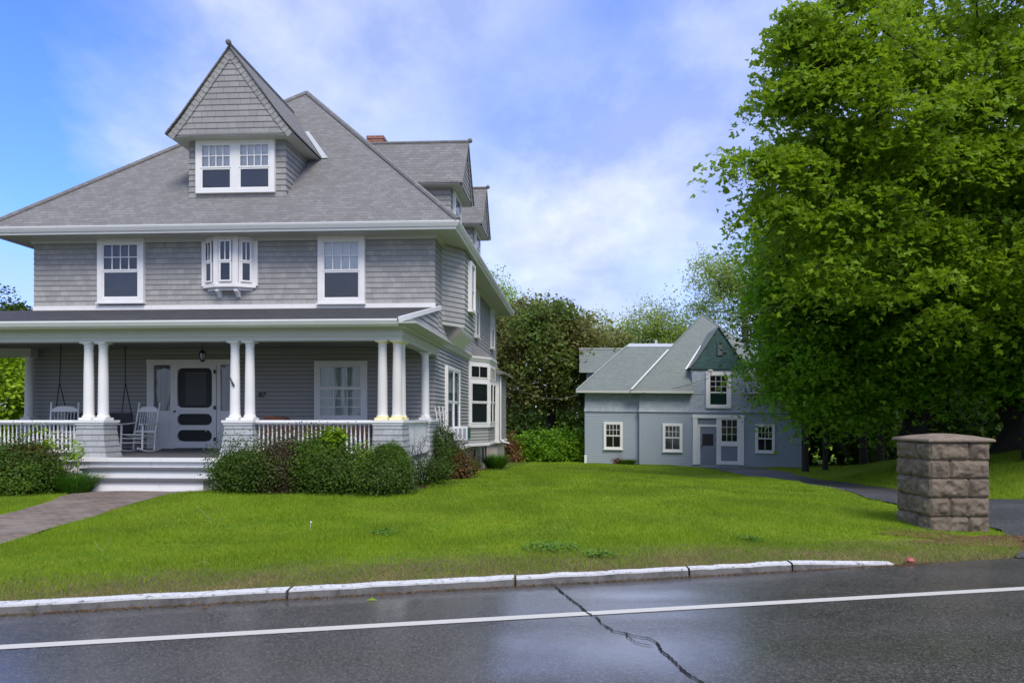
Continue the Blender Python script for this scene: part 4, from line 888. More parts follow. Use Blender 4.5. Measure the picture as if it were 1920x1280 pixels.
# roofs
ez2 = 3.10
def fascia(mb, a, b, y, zt=3.10): mb.box(a, b, y - .02, y + .03, zt - .13, zt - .005)
mb = MB(); s0, s1, cs, va, za = 2.60, SR + .55, 7.27, 4.42, 8.05; v0 = -.45; vb = 9.45
A = (cs, va, za); B = (cs, vb - 4.8, za)
mb.face([(s0, v0, ez2), (6.02, v0, ez2), (6.02, v0 + .5, ez2 + .5 * (za - ez2) / (va - v0)), (8.86, v0 + .5, ez2 + .5 * (za - ez2) / (va - v0)), (8.86, v0, ez2), (s1, v0, ez2), A])
mb.face([(s1, v0, ez2), (s1, vb, ez2), B, A]); mb.face([(s0, v0, ez2), A, B, (s0, vb, ez2)]); mb.face([(s0, vb, ez2), (s1, vb, ez2), B]); mr = gp(mb, 'main_roof', M['roof_green'])
mb = MB()
for a, b in (((s0, v0, ez2), A), ((s1, v0, ez2), A)): mb.tube([a, b], .05, 6)
gp(mb, 'hip_cap', M['roof_green'], mr, smooth=True)
mb = MB(); w0, wv = -.5, -.2; wz = 5.88; wr = 2.62; k = (wz - ez2) / (wr - wv)
mb.face([(w0, wv, ez2), (s0 + 1.0, wv, ez2), (s0 + 3.2, wr, wz), (w0 + 3.0, wr, wz)]); mb.face([(w0, wv, ez2), (w0 + 3.0, wr, wz), (w0 + 3.0, 7.2, wz), (w0, 9.3, ez2)]); wr_ = gp(mb, 'wing_roof', M['roof_green']); mb = MB(); mb.tube([(w0, wv, ez2 + .02), (w0 + 3.0, wr, wz + .03)], .045, 6); gp(mb, 'hip_cap', paint('pale_hip_cap', (.30, .34, .32), .7), wr_, smooth=True)
mb = MB(); mb.face([(w0 + 2.95, wr - .06, wz - .03), (s0 + 4.2, wr - .06, wz - .03), (s0 + 4.2, wr + .6, wz + .24), (w0 + 3.2, wr + .6, wz + .24)]); mb.face([(w0 + 3.2, wr + .6, wz + .24), (s0 + 4.2, wr + .6, wz + .24), (s0 + 4.2, 7, wz + .24), (w0 + 3.2, 7, wz + .24)]); mb.box(4.3, 4.45, wr + 1, wr + 1.15, wz + .2, wz + .5); gp(mb, 'ridge_flashing', M['metal'])
mb = MB()   # valley strip between wing and main roof
dr = Vector((A[0] - s0, A[1] - v0, A[2] - ez2)); a = Vector((s0, v0, ez2)) + Vector((-.02, -.03, .06)); b = a + dr * .50
mb.beam(a, b, .11, .03); gp(mb, 'valley_flashing', M['white_worn'])
mb = MB(); fascia(mb, s0 - .05, 6.0, v0); fascia(mb, w0, s0 - .05, wv); mb.box(w0 - .02, w0 + .02, wv, 9.3, 2.97, 3.095); mb.box(w0, s0, wv, .27, 2.96, 2.99); mb.box(s0 - .05, 6.0, v0, -.01, 2.96, 2.99); gp(mb, 'eave_board', M['frieze'])
mb = MB(); fascia(mb, 8.88, s1, v0); mb.box(8.88, s1, v0, -.01, 2.96, 2.99); mb.box(s1 - .02, s1 + .02, v0, vb, 2.97, 3.095); mb.box(SR, s1, v0, vb, 2.96, 2.99); gp(mb, 'eave_board', M['frieze'])
# low side dormer at the back left
mb = MB(); mb.face([(-.35, 3.65, 4.35), (3.4, 3.65, 4.35), (3.4, 4.85, 5.95), (-.35, 4.85, 5.95)]); mb.face([(-.35, 6.05, 4.35), (3.4, 6.05, 4.35), (3.4, 4.85, 5.95), (-.35, 4.85, 5.95)]); mb.face([(-.33, 3.65, 4.35), (-.33, 6.05, 4.35), (-.33, 4.85, 5.95)]); gp(mb, 'side_dormer_roof', M['roof_green'])
mb = MB(); mb.box(.1, 2.5, 3.9, 5.8, 3.3, 4.36); gp(mb, 'side_dormer_wall', M['blue_panel']); mb = MB(); mb.box(-.37, 3.4, 4.78, 4.92, 5.93, 6.0); gp(mb, 'side_dormer_ridge', M['frieze'])
# green gable
g0, g1, gz0, gz1 = 5.86, 8.95, 4.36, 6.70; gc = 7.41; hw = 1.55
dpt = lambda z: (z - ez2) / ((za - ez2) / (va - v0)) + v0
mb = MB(); lf = lambda z: gc - float(np.interp(z, [gz0, gz0 + .4, gz1], [hw, hw * .80, 0])); rf = lambda z: 2 * gc - lf(z)
mb.cladf(lambda z: lf(z) + .03, lambda z: rf(z) - .03, gz0, gz1 - .12, .13, lambda s, z, o: (s, -.10 - o, z), out=.02)
mb.face([(g0, -.10, gz0), (g1, -.10, gz0), (rf(gz0 + .4), -.1, gz0 + .4), (gc, -.10, gz1), (lf(gz0 + .4), -.1, gz0 + .4)]); mb.box(gc - hw + .08, gc + hw - .08, -.10, .0, gz0 - .05, gz0); gp(mb, 'dormer_gable', M['green_sh'])
mb = MB()
for sg in (-1, 1):
    P = [(hw * 1.03, gz0), (hw * .82, gz0 + .4), (0, gz1)]
    for p, q in zip(P[:-1], P[1:]):
        a, b = (gc + sg * p[0], p[1] + .05), (gc + sg * q[0], q[1] + .05)
        mb.face([(a[0], -.2, a[1]), (b[0], -.2, b[1]), (b[0], dpt(q[1]) + .05, b[1]), (a[0], dpt(p[1]) + .05, a[1])]); mb.face([(a[0], -.2, a[1]), (b[0], -.2, b[1]), (b[0], -.2, b[1] - .06), (a[0], -.2, a[1] - .06)])
gp(mb, 'dormer_roof', M['roof_green'])
mb = MB(); a = Vector((gc - .55, dpt(gz1 - .85) + .0, gz1 - .80)); b = Vector((gc - hw * 1.04 - .05, dpt(gz0) - .05, gz0 + .02)); mb.beam(a, b, .10, .03); gp(mb, 'dormer_flashing', M['white_worn'])
mb = MB(); mb.box(7.32, 7.64, -.16, -.12, 5.10, 5.84)
gv = gp(mb, 'gable_vent', M['dark']); mb = MB()
for k in range(6): mb.box(7.35, 7.61, -.175, -.162, 5.13 + k * .118, 5.19 + k * .118)
gp(mb, 'slat', M['blue_panel'], gv)
gf = lambda s, d, z: (s, -.0 - d, z); gw = lambda s, d, z: (s, .28 - d, z)
window(Gh, gf, 6.73, 8.10, 2.16, 4.19, cw=.20, up=(3, 3), split=.43, top='dark', bot='green_board', dd=.02, frame='white_worn', sill=False, lab='upstairs window with nine panes over a dark green board')
window(Gh, gw, 1.06, 2.14, -.23, 1.32, cw=.11, up=(4, 2), low=(2, 1), split=.50, top='dark', bot='dark', lab='left ground floor window of the wing')
window(Gh, gf, 4.35, 5.44, -.30, 1.27, cw=.11, up=(4, 2), low=(2, 1), split=.50, top='curtain_w', bot='curtain_w', lab='middle ground floor window with clutter inside')
window(Gh, gf, 9.42, 10.46, -.27, 1.30, cw=.11, up=(4, 2), low=(2, 1), split=.50, top='dark', bot='dark', lab='right ground floor window under the tree branches')
# door unit
mb = MB(); G_ = lambda s0, s1, d0, d1, z0, z1: mb.box(s0, s1, -d1, -d0, z0, z1)
G_(6.02, 6.27, 0, .10, -1.0, 1.66); G_(8.53, 8.80, 0, .10, -1.0, 1.66); G_(6.00, 8.82, 0, .12, 1.60, 1.78); G_(7.31, 7.49, 0, .09, -1.0, 1.60); G_(6.27, 7.31, 0, .08, 1.12, 1.24); G_(6.27, 6.42, 0, .07, -1.0, 1.12); G_(7.49, 8.53, 0, .075, .05, .26); G_(7.49, 8.53, 0, .075, -.98, -.78); G_(7.49, 7.56, 0, .06, -.8, 1.6); G_(8.46, 8.53, 0, .06, -.8, 1.6)
gp(mb, 'door_frame', M['white_worn'])
mb = MB(); G_(6.27, 7.31, .02, .04, 1.24, 1.60); gp(mb, 'transom_panel', M['blue_panel'])
mb = MB(); G_(7.56, 8.46, .02, .04, -.80, .06); gp(mb, 'lower_panel', M['blue_panel'])
mb = MB(); G_(6.42, 7.30, .02, .05, -.97, 1.12)
for k in range(5): G_(6.50, 7.22, .05, .06, -.85 + k * .165, -.74 + k * .165)
dr_ = gp(mb, 'door', M['blue_panel']); mb = MB(); G_(6.54, 7.14, .05, .056, .06, .72); gp(mb, 'pane', M['dark'], dr_)
mb = MB(); G_(6.50, 6.55, .05, .075, -.05, .10); gp(mb, 'handle', M['black'], dr_)
window(Gh, gf, 7.50, 8.52, .24, 1.60, cw=.05, up=(1, 1), low=(3, 3), split=1.0, bot='dark', sill=False, dd=-.02, frame='white_worn', lab='nine-pane window beside the carriage house door')
# dormer floodlight
mb = MB(); mb.box(-.1, .1, -.04, 0, -.03, .03); 
for x in (-.07, .07): mb.tube([(x, -.04, -.01), (x + (.03 if x > 0 else -.03), -.14, -.05)], [.02, .05], 8)
o = mb.build('floodlight', M['white']); o.location = Gx((6.95, -.14, 4.28)); tag(o, 'twin white floodlight above the upstairs carriage house window', 'floodlight')
mb = MB(); pts = []; a = Vector(Gx((6.9, -.12, 3.85))); b = Vector(Gx((3.0, -.5, 2.95)))
for k in range(13): t = k / 12; p = a.lerp(b, t); pts.append((p[0], p[1], p[2] - .25 * 4 * t * (1 - t) * .6))
mb.tube(pts, .010, 5); o = mb.build('service_cable', M['wire']); tag(o, 'thin dark cable drooping across the carriage house roof', 'cable')
mb = MB(); pts = []; a = Vector(Gx((-.3, .2, 2.9))); b = Vector(Hx((.3, 12.9, 3.2)))
for k in range(17): t = k / 16; p = a.lerp(b, t); pts.append((p[0], p[1], p[2] - .5 * 4 * t * (1 - t)))
mb.tube(pts, .012, 5); o = mb.build('overhead_wire', paint('grey_wire', (.16, .16, .15))); tag(o, 'grey overhead wire between the two houses', 'wire')
# ------------------------------------------------------------------ stone pillar
M['stone'] = mk_granite('rough_granite', (.115, .088, .06), (.26, .205, .145))
M['mortar'] = paint('dark_mortar', (.085, .07, .06), .95, .3, .8, dscale=12)
px0, px1, py0, py1 = 6.07, 6.92, 9.9, 10.75
pl = empty('stone_pillar', ((px0 + px1) / 2, (py0 + py1) / 2, 0), 'square rough granite block pillar with a low pyramid cap at the drive entrance', 'pillar')
mb = MB(); mb.box(px0 + .035, px1 - .035, py0 + .035, py1 - .035, -.25, 1.225); mb.build('mortar_core', M['mortar'], pl, IDX)
def rock(x0, x1, y0, y1, z0, z1, seed):
    from mathutils import noise
    nx, ny, nz = max(4, int((x1 - x0) / .016)), max(4, int((y1 - y0) / .016)), max(4, int((z1 - z0) / .016)); mb = MB(); idx = {}
    def vid(i, j, k):
        if (i, j, k) in idx: return idx[(i, j, k)]
        a, b, c = i / nx, j / ny, k / nz; p = Vector((x0 + (x1 - x0) * a, y0 + (y1 - y0) * b, z0 + (z1 - z0) * c))
        ctr = Vector(((x0 + x1) / 2, (y0 + y1) / 2, (z0 + z1) / 2)); nrm = Vector(((a == 1) - (a == 0), (b == 1) - (b == 0), (c == 1) - (c == 0)))
        edge = nrm.length > 1.1; nn = noise.fractal(p * 9 + Vector((seed, 0, 0)), 1.0, 2.0, 4); n2 = noise.noise(p * 4 + Vector((0, seed, 0)))
        ca = min(a, 1 - a) * (x1 - x0); cb = min(b, 1 - b) * (y1 - y0); cc = min(c, 1 - c) * (z1 - z0)
        ds = sorted([ca, cb, cc]); m = min(ds[1] / .05, 1); p += nrm.normalized() * ((.006 + .022 * m) * 1.0 + (.036 * nn + .016 * n2) * m - (.012 if edge else 0)) if nrm.length else Vector()
        idx[(i, j, k)] = len(mb.v); mb.v.append(tuple(p)); return idx[(i, j, k)]
    for i in range(nx):
        for j in range(ny):
            for k in (0, nz): mb.f.append(([vid(i, j, k), vid(i + 1, j, k), vid(i + 1, j + 1, k), vid(i, j + 1, k)], 0, None))
    for i in range(nx):
        for k in range(nz):
            for j in (0, ny): mb.f.append(([vid(i, j, k), vid(i + 1, j, k), vid(i + 1, j, k + 1), vid(i, j, k + 1)], 0, None))
    for j in range(ny):
        for k in range(nz):
            for i in (0, nx): mb.f.append(([vid(i, j, k), vid(i, j + 1, k), vid(i, j + 1, k + 1), vid(i, j, k + 1)], 0, None))
    return mb
zr = [-.13, .145, .42, .70, .965, 1.235]; splits = [(.5,), (.32,), (.58,), (.40,), (.63,)]
splits = [(.36, .70), (.36,), (.62,), (.36,), (.62,)]
allmb = MB()
for r_ in range(5):
    z0, z1 = zr[r_] + .010, zr[r_ + 1] - .012; g = .011; sd = r_ * 10 + 3
    cuts = [0] + list(splits[r_]) + [1]; W = px1 - px0; D2 = py1 - py0; q = .40
    blocks = []
    fx, fy = (.66, .37) if r_ % 2 == 0 else (.34, .67)      # corner stones turn the corner, long side alternating
    xa, ya = px0 + W * fx, py0 + D2 * fy
    blocks.append((px0, xa - g, py0, ya - g)); blocks.append((xa + g, px1, py0, py0 + D2 * .5 - g)); blocks.append((px0, px0 + W * .45 - g, ya + g, py1)); blocks.append((px0 + W * .45 + g, px1, py0 + D2 * .5 + g, py1))
    for i, b in enumerate(blocks):
        m = rock(b[0], b[1], b[2], b[3], z0, z1, sd + i); k = len(allmb.v); allmb.v += m.v; allmb.f += [([x + k for x in f[0]], 0, None) for f in m.f]
allmb.build('stone_block', M['stone'], pl, IDX, smooth=True)
mb = MB(); o_ = .055; cx, cy = (px0 + px1) / 2, (py0 + py1) / 2; rg = random.Random(4); ring0 = []; ring1 = []; ring2 = []
n = 12
def sq(t, r, zz):
    k = int(t * 4) % 4; f = t * 4 - int(t * 4); cs = [(-1, -1), (1, -1), (1, 1), (-1, 1)]; a, b = cs[k], cs[(k + 1) % 4]; return (cx + r * (a[0] + (b[0] - a[0]) * f), cy + r * (a[1] + (b[1] - a[1]) * f), zz)
h_ = (px1 - px0) / 2 + o_; rings = []
for rr, zz in ((h_ - .03, 1.232), (h_, 1.240), (h_ + .002, 1.262), (h_ - .012, 1.280), (h_ * .6, 1.318), (h_ * .2, 1.345)):
    rings.append([tuple(np.array(sq(k / 48, rr, zz)) + np.array([rg.uniform(-.003, .003), rg.uniform(-.003, .003), rg.uniform(-.002, .002)])) for k in range(48)])
for A_, B_ in zip(rings[:-1], rings[1:]):
    for k in range(48): mb.face([A_[k], A_[(k + 1) % 48], B_[(k + 1) % 48], B_[k]])
mb.face(rings[-1]); mb.face(rings[0][::-1]); mb.build('capstone', mk_granite('tan_capstone', (.22, .165, .12), (.34, .265, .195)), pl, IDX)
# ------------------------------------------------------------------ vegetation
def leafgeo(cen, nrm, size, rg, kind):
    """leaf-sized faces. kind 'kite' = one folded pair, 'maple' = three lobes sharing a stem point"""
    n = len(cen); t = rg.normal(size=(n, 3)); t -= nrm * (t * nrm).sum(1, keepdims=True); t /= np.linalg.norm(t, axis=1, keepdims=True) + 1e-9
    b = np.cross(nrm, t); s = (size * rg.uniform(.65, 1.3, n))[:, None]
    if kind == 'maple':
        V = [cen - t * s * .45]
        for ang, ln, wd in ((0, 1.0, .26), (1.0, .78, .24), (-1.0, .78, .24)):
            d = t * math.cos(ang) + b * math.sin(ang); e = -t * math.sin(ang) + b * math.cos(ang); base = cen - t * s * .45
            V += [base + (d * ln * .55 + e * wd) * s + nrm * s * .03, base + d * ln * s - nrm * s * .08, base + (d * ln * .55 - e * wd) * s + nrm * s * .03]
        V = np.stack(V, 1).reshape(-1, 3); o = np.arange(n)[:, None, None] * 10; q = np.array([[0, 1, 2, 3], [0, 4, 5, 6], [0, 7, 8, 9]])[None] + o
        return V, q.reshape(-1, 4)
    wd = {'kite': .36, 'long': .16, 'needle': .07}[kind]
    V = np.stack([cen - t * s * .5, cen + b * s * wd + nrm * s * .06, cen + t * s * .5 - nrm * s * .05, cen - b * s * wd + nrm * s * .06], 1).reshape(-1, 3)
    q = np.array([[0, 1, 2, 3]]) + np.arange(n)[:, None] * 4
    return V, q
def env_sample(env, n, rg, shell):
    vol = np.array([e[3] * e[4] * e[5] * (e[6] if len(e) > 6 else 1) for e in env]); vol /= vol.sum(); out = []
    for e, m in zip(env, rg.multinomial(n, vol)):
        d = rg.normal(size=(m, 3)); d /= np.linalg.norm(d, axis=1, keepdims=True); r = rg.uniform(0, 1, m) ** shell
        out.append(np.array(e[:3]) + d * r[:, None] * np.array(e[3:6]))
    return np.concatenate(out)
def tubes_mesh(segs, name, mat, loc, sides=5):
    """segs: list of (p0, p1, r0, r1)"""
    V = []; Q = []; ang = 2 * np.pi * np.arange(sides) / sides
    for k, (p0, p1, r0, r1) in enumerate(segs):
        d = p1 - p0; l = np.linalg.norm(d)
        if l < 1e-5: d = np.array([0, 0, 1.]); l = 1
        d = d / l; u = np.array([0, 0, 1.]) if abs(d[2]) < .9 else np.array([1., 0, 0]); a = np.cross(d, u); a /= np.linalg.norm(a); b = np.cross(a, d)
        ring = np.cos(ang)[:, None] * a + np.sin(ang)[:, None] * b; i0 = len(V) * sides * 1
        V.append(p0 - d * r0 * .3 + ring * r0); V.append(p1 + d * r1 * .3 + ring * r1)
        o = k * 2 * sides; i = np.arange(sides); Q.append(np.stack([o + i, o + (i + 1) % sides, o + sides + (i + 1) % sides, o + sides + i], 1))
    return npmesh(name, np.concatenate(V), np.concatenate(Q), mat, True, loc)
def tree(name, label, cat, base, trunk_top, env, ncl, lpc, leaf, clr, lm, bark, tr, seed, group=None, kind='kite', flat=.5, shell=.45, up=.8, lean=(0, 0), rmin=.012, twigs=0, zmin=None, trunk_z0=.35, droop=0.0):
    rg = np.random.default_rng(seed); base = np.array(base, float); zb = base[2]
    root = empty(name, tuple(base), label, cat, group)
    tt = np.array([base[0] + lean[0], base[1] + lean[1], trunk_top]); nt_ = 12
    nodes = [base - np.array([0, 0, .4])]; par = [-1]
    for k in range(1, nt_ + 1):
        t = k / nt_; p = base + (tt - base) * t + np.array([rg.normal() * tr * .35, rg.normal() * tr * .35, 0]) * (t < 1); nodes.append(p); par.append(k - 1)
    C_ = env_sample(env, ncl, rg, shell)
    if zmin is not None: C_ = C_[C_[:, 2] > zmin]
    tn = np.array([nodes[k] for k in range(int(nt_ * trunk_z0), nt_ + 1)]); off = int(nt_ * trunk_z0)
    dist = np.min(np.linalg.norm(C_[:, None] - tn[None], axis=2), axis=1); order = np.argsort(dist)
    nodes_arr = list(nodes); pl_ = [0.0] * len(nodes_arr); tips = []
    for ii in order:
        c = C_[ii]; arr = np.array(nodes_arr[off:]); d = np.linalg.norm(arr - c, axis=1); pen = np.array(pl_[off:]) * .35 + np.maximum(0, arr[:, 2] - c[2]) * (.5 - droop)
        j = int(np.argmin(d + pen)) + off; p0 = nodes_arr[j]; L_ = d[j - off]; m = max(1, int(L_ / .9)); last = j
        for k in range(1, m + 1):
            t = k / m; p = p0 + (c - p0) * t + (rg.normal(size=3) * .10 * min(L_, 2) + np.array([0, 0, .18 * L_ * math.sin(math.pi * t) * .5])) * (t < 1)
            nodes_arr.append(p); par.append(last); pl_.append(pl_[last] + L_ / m); last = len(nodes_arr) - 1
        tips.append(last)
    n = len(nodes_arr); acc = np.zeros(n); 
    for t_ in tips: acc[t_] += 1
    for i in range(n - 1, 0, -1): acc[par[i]] += acc[i]
    rad = rmin * np.maximum(acc, 1) ** .46; k = tr / rad[3]; 
    rad = np.where(np.arange(n) <= nt_, np.maximum(rad * k, tr * (1 - .75 * np.arange(n) / nt_)), np.minimum(rad, tr * .55)); rad[0] = tr * 1.45; rad[1] = tr * 1.12
    A = nodes_arr; seg_t = [(A[par[i]], A[i], rad[par[i]], rad[i]) for i in range(1, nt_ + 1)]; seg_b = [(A[par[i]], A[i], min(rad[par[i]], rad[i] * 1.25), rad[i]) for i in range(nt_ + 1, n)]
    o = tubes_mesh(seg_t, 'trunk', bark, tuple(base), 10); o.parent = root; o.location = (0, 0, 0)
    cen = []; cents = np.array([A[t] for t in tips]); m = lpc
    lc = cents[:, None, :] + np.clip(rg.normal(size=(len(cents), m, 3)), -1.9, 1.9) * np.array([clr, clr, clr * flat]) * rg.uniform(.55, 1.25, (len(cents), 1, 1))
    rr = np.linalg.norm((lc - cents[:, None, :])[..., :2], axis=2); lc[..., 2] -= rr * rr / max(clr, .1) * .30
    if twigs:
        for ci in range(len(cents)):
            for q in range(twigs): seg_b.append((cents[ci], lc[ci, q], rmin * .8, rmin * .35))
    if seg_b: o = tubes_mesh(seg_b, 'limbs', bark, tuple(base), 5); o.parent = root; o.location = (0, 0, 0)
    lc = lc.reshape(-1, 3)
    if zmin is not None: lc = lc[lc[:, 2] > zmin - .3]
    nr = rg.normal(size=lc.shape) * .55 + np.array([0, -.15, up]); nr /= np.linalg.norm(nr, axis=1, keepdims=True)
    V, Q = leafgeo(lc, nr, leaf, rg, kind); o = npmesh('crown', V, Q, lm, False, tuple(base)); o.parent = root; o.location = (0, 0, 0)
    return root
def bush(name, label, cat, base, env, nleaf, leaf, lm, seed, kind='kite', stems=14, group=None, shell=.28, up=.5, lump=.16, bark=None, srad=.012):
    rg = np.random.default_rng(seed); base = np.array(base, float); root = empty(name, tuple(base), label, cat, group)
    c = env_sample(env, nleaf, rg, shell); ctr = np.mean([e[:3] for e in env], axis=0)
    # pull leaves into shoots so the outline is uneven
    k = max(20, nleaf // 55); tipsn = env_sample(env, k, rg, .15) + rg.normal(size=(k, 3)) * lump * .5; idx = rg.integers(0, k, nleaf // 2)
    c[:nleaf // 2] = tipsn[idx] + rg.normal(size=(nleaf // 2, 3)) * lump * np.array([.6, .6, .75])
    gz = zg(c[:, 0], c[:, 1]); c = c[c[:, 2] > gz + .01]
    out_ = c - ctr; out_ /= np.linalg.norm(out_, axis=1, keepdims=True) + 1e-6
    nr = rg.normal(size=c.shape) * .6 + out_ * .5 + np.array([0, 0, up]); nr /= np.linalg.norm(nr, axis=1, keepdims=True)
    V, Q = leafgeo(c, nr, leaf, rg, kind); o = npmesh('foliage', V, Q, lm, False, tuple(base)); o.parent = root; o.location = (0, 0, 0)
    segs = []
    for s in range(stems):
        e = tipsn[rg.integers(0, k)]; p0 = base + np.array([rg.normal() * .08, rg.normal() * .06, -.05]); mid = p0 * .5 + e * .5 + rg.normal(size=3) * .05; mid[2] += .05
        segs += [(p0, mid, srad, srad * .7), (mid, e, srad * .7, srad * .35)]
    o = tubes_mesh(segs, 'stems', bark or M['bark'], tuple(base), 5); o.parent = root; o.location = (0, 0, 0)
    return root
LM = {
 'maple': leafmat('maple_leaves', (0.094, 0.243, 0.010), (0.266, 0.494, 0.018), (0.140, 0.310, 0.016), .5, big=.8),
 'maple_y': leafmat('yellow_green_maple_leaves', (0.132, 0.251, 0.009), (0.336, 0.479, 0.020), (0.181, 0.316, 0.013), .5, big=.8),
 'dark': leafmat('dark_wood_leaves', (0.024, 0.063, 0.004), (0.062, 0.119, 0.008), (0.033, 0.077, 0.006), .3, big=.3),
 'bronze': leafmat('bronze_green_leaves', (0.125, 0.156, 0.035), (0.288, 0.250, 0.075), (0.119, 0.206, 0.031), .35, big=.3),
 'bronze_top': leafmat('bronze_red_leaves', (0.185, 0.105, 0.023), (0.293, 0.182, 0.038), (0.154, 0.119, 0.023), .3, big=.3),
 'pale': leafmat('pale_spring_leaves', (0.242, 0.363, 0.055), (0.440, 0.550, 0.110), (0.308, 0.418, 0.077), .55),
 'lime': leafmat('lime_leaves', (0.193, 0.333, 0.011), (0.425, 0.578, 0.028), (0.231, 0.385, 0.019), .4),
 'shrub': leafmat('dark_shrub_leaves', (0.029, 0.073, 0.006), (0.088, 0.168, 0.011), (0.049, 0.086, 0.007), .2, .45, big=2.5),
 'shrub_brown': leafmat('brownish_shrub_leaves', (0.047, 0.056, 0.019), (0.112, 0.131, 0.028), (0.084, 0.056, 0.033), .2, .45, big=3.5),
 'shrub2': leafmat('yew_needles', (0.041, 0.093, 0.007), (0.139, 0.237, 0.013), (0.066, 0.136, 0.009), .2, .5, big=3),
 'bright': leafmat('bright_hedge_leaves', (0.098, 0.223, 0.010), (0.246, 0.446, 0.016), (0.131, 0.283, 0.012), .35, big=.8),
 'red': leafmat('dark_red_leaves', (0.086, 0.023, 0.010), (0.171, 0.046, 0.015), (0.071, 0.052, 0.010), .2, big=3),
 'reddish': leafmat('reddish_brown_leaves', (0.133, 0.054, 0.020), (0.211, 0.102, 0.029), (0.119, 0.084, 0.020), .2, big=3),
 'dry': leafmat('dry_grass_blades', (0.204, 0.170, 0.054), (0.347, 0.280, 0.117), (0.163, 0.200, 0.036), .2, .7, big=2),
 'grass': leafmat('grass_blades', (0.134, 0.261, 0.008), (0.286, 0.396, 0.015), (0.140, 0.231, 0.010), .35, .6, big=.9),
 'weed': leafmat('weed_leaves', (0.090, 0.200, 0.020), (0.170, 0.300, 0.030), (0.110, 0.230, 0.020), .3),
 'tuft': leafmat('tuft_blades', (0.046, 0.140, 0.009), (0.108, 0.238, 0.015), (0.061, 0.168, 0.012), .3, .6, big=2),
}
Bk = M['bark']; BL = M['bark_l']
def zc(x, y, d=0): return (x, y, zgf(x, y) - d)
# the two big maples by the drive
tree('maple_tree', 'tallest maple at the right edge, its branches reaching out over the drive against the sky', 'tree', zc(16.6, 21.5), 13.5,
     [(16.2, 20.5, 10.6, 6.9, 5.6, 5.6), (11.2, 19.0, 10.2, 4.2, 3.2, 4.6, 1.3), (7.3, 17.3, 10.6, 1.0, .9, 1.3, 9.0), (8.4, 17.6, 12.0, 1.3, 1.2, 1.5, 4.0), (6.3, 17.0, 8.1, 1.15, .5, .22, 34.0), (6.7, 17.0, 6.9, .8, .5, .3, 30.0), (8.4, 17.8, 9.0, 1.2, 1.2, 1.8, 4.0), (8.5, 18.2, 7.0, 2.0, 1.4, 2.2, 2.2), (12.5, 18.2, 5.8, 3.5, 2.0, 2.0), (17, 16.5, 6.2, 3.8, 2.4, 2.2)],
     640, 200, .135, .52, LM['maple_y'], Bk, .34, 11, 'maples beside the driveway', 'maple', flat=.25, shell=.42, twigs=5, droop=.2)
tree('maple_tree', 'full dark green maple standing between the driveway bend and the carriage house', 'tree', zc(15.6, 26.5), 10,
     [(14.0, 26.2, 6.9, 5.0, 3.6, 4.4), (11.7, 26.2, 3.9, 2.3, 2.2, 2.3, 1.5), (11.2, 25.5, 8.0, 2.0, 2.0, 2.6, 1.6), (16.5, 24.5, 4.8, 3.6, 2.4, 2.2), (13.4, 25.2, 2.7, 2.4, 1.6, 1.1, 2.0), (12.7, 26.5, 2.2, 1.4, 1.3, 1.1, 2.5), (17.0, 22.6, 3.4, 3.0, 1.6, 1.0, 2.0)],
     520, 200, .15, .60, LM['maple'], Bk, .42, 12, 'maples beside the driveway', 'maple', flat=.25, shell=.42, twigs=3, droop=.25)
tree('maple_tree', 'dark spreading maple on the bank directly behind the stone pillar', 'tree', zc(18.2, 25.2), 11,
     [(19.5, 25.5, 7.8, 6.0, 4.2, 4.6), (20, 23, 4.6, 4.0, 2.6, 1.8), (20.5, 22.5, 3.2, 3.4, 1.6, 1.0, 1.8)], 340, 150, .16, .64, LM['maple'], Bk, .48, 13, 'maples beside the driveway', 'maple', flat=.28, shell=.45, twigs=2, droop=.25)
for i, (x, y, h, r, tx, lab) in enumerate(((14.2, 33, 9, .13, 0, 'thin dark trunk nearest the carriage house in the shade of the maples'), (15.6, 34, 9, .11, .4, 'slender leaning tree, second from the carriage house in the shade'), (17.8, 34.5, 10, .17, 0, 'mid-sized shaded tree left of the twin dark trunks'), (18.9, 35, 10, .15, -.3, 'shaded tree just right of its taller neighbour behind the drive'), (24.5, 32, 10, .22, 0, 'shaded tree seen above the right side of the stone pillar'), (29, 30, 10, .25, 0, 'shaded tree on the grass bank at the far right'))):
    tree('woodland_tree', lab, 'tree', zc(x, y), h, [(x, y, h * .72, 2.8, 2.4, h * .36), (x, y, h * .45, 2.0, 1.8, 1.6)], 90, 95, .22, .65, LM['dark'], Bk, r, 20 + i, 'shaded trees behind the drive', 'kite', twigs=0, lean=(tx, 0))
# trees behind the lawn
tree('bronze_maple', 'dense bronze-green maple between the grey house and the carriage house', 'tree', zc(2.6, 47), 9,
     [(1.3, 46.5, 6.2, 3.9, 3.6, 4.2), (5.0, 46.5, 5.2, 3.4, 3.2, 3.6), (2.4, 46.5, 8.2, 2.2, 2.0, 1.9), (-1.0, 46, 4.2, 2.0, 2.2, 2.9)], 420, 110, .24, .55, LM['bronze'], Bk, .35, 31, None, 'kite', flat=.6, shell=.38, twigs=0)
def airy(x, y, h, r, lab, seed, env, ncl=110, lpc=45, leaf=.2, lm='pale', tr=.22, tw=3, lean=(0, 0)):
    tree('spring_tree', lab, 'tree', zc(x, y), h, env, int(ncl * 1.25), int(lpc * 1.3), leaf, .75, LM[lm], BL, tr, seed, 'pale spring trees beyond the lawn', 'kite', flat=.7, shell=.6, twigs=tw, lean=lean, rmin=.013)
airy(-1.5, 58, 12, 3, 'light green tree rising behind the grey house eave', 41, [(-1.6, 58, 11.0, 3.0, 2.6, 3.0), (1.2, 58, 9.6, 2.4, 2.2, 2.4), (-2.5, 58, 8, 2.4, 2, 3)], 150, 70, lm='lime')
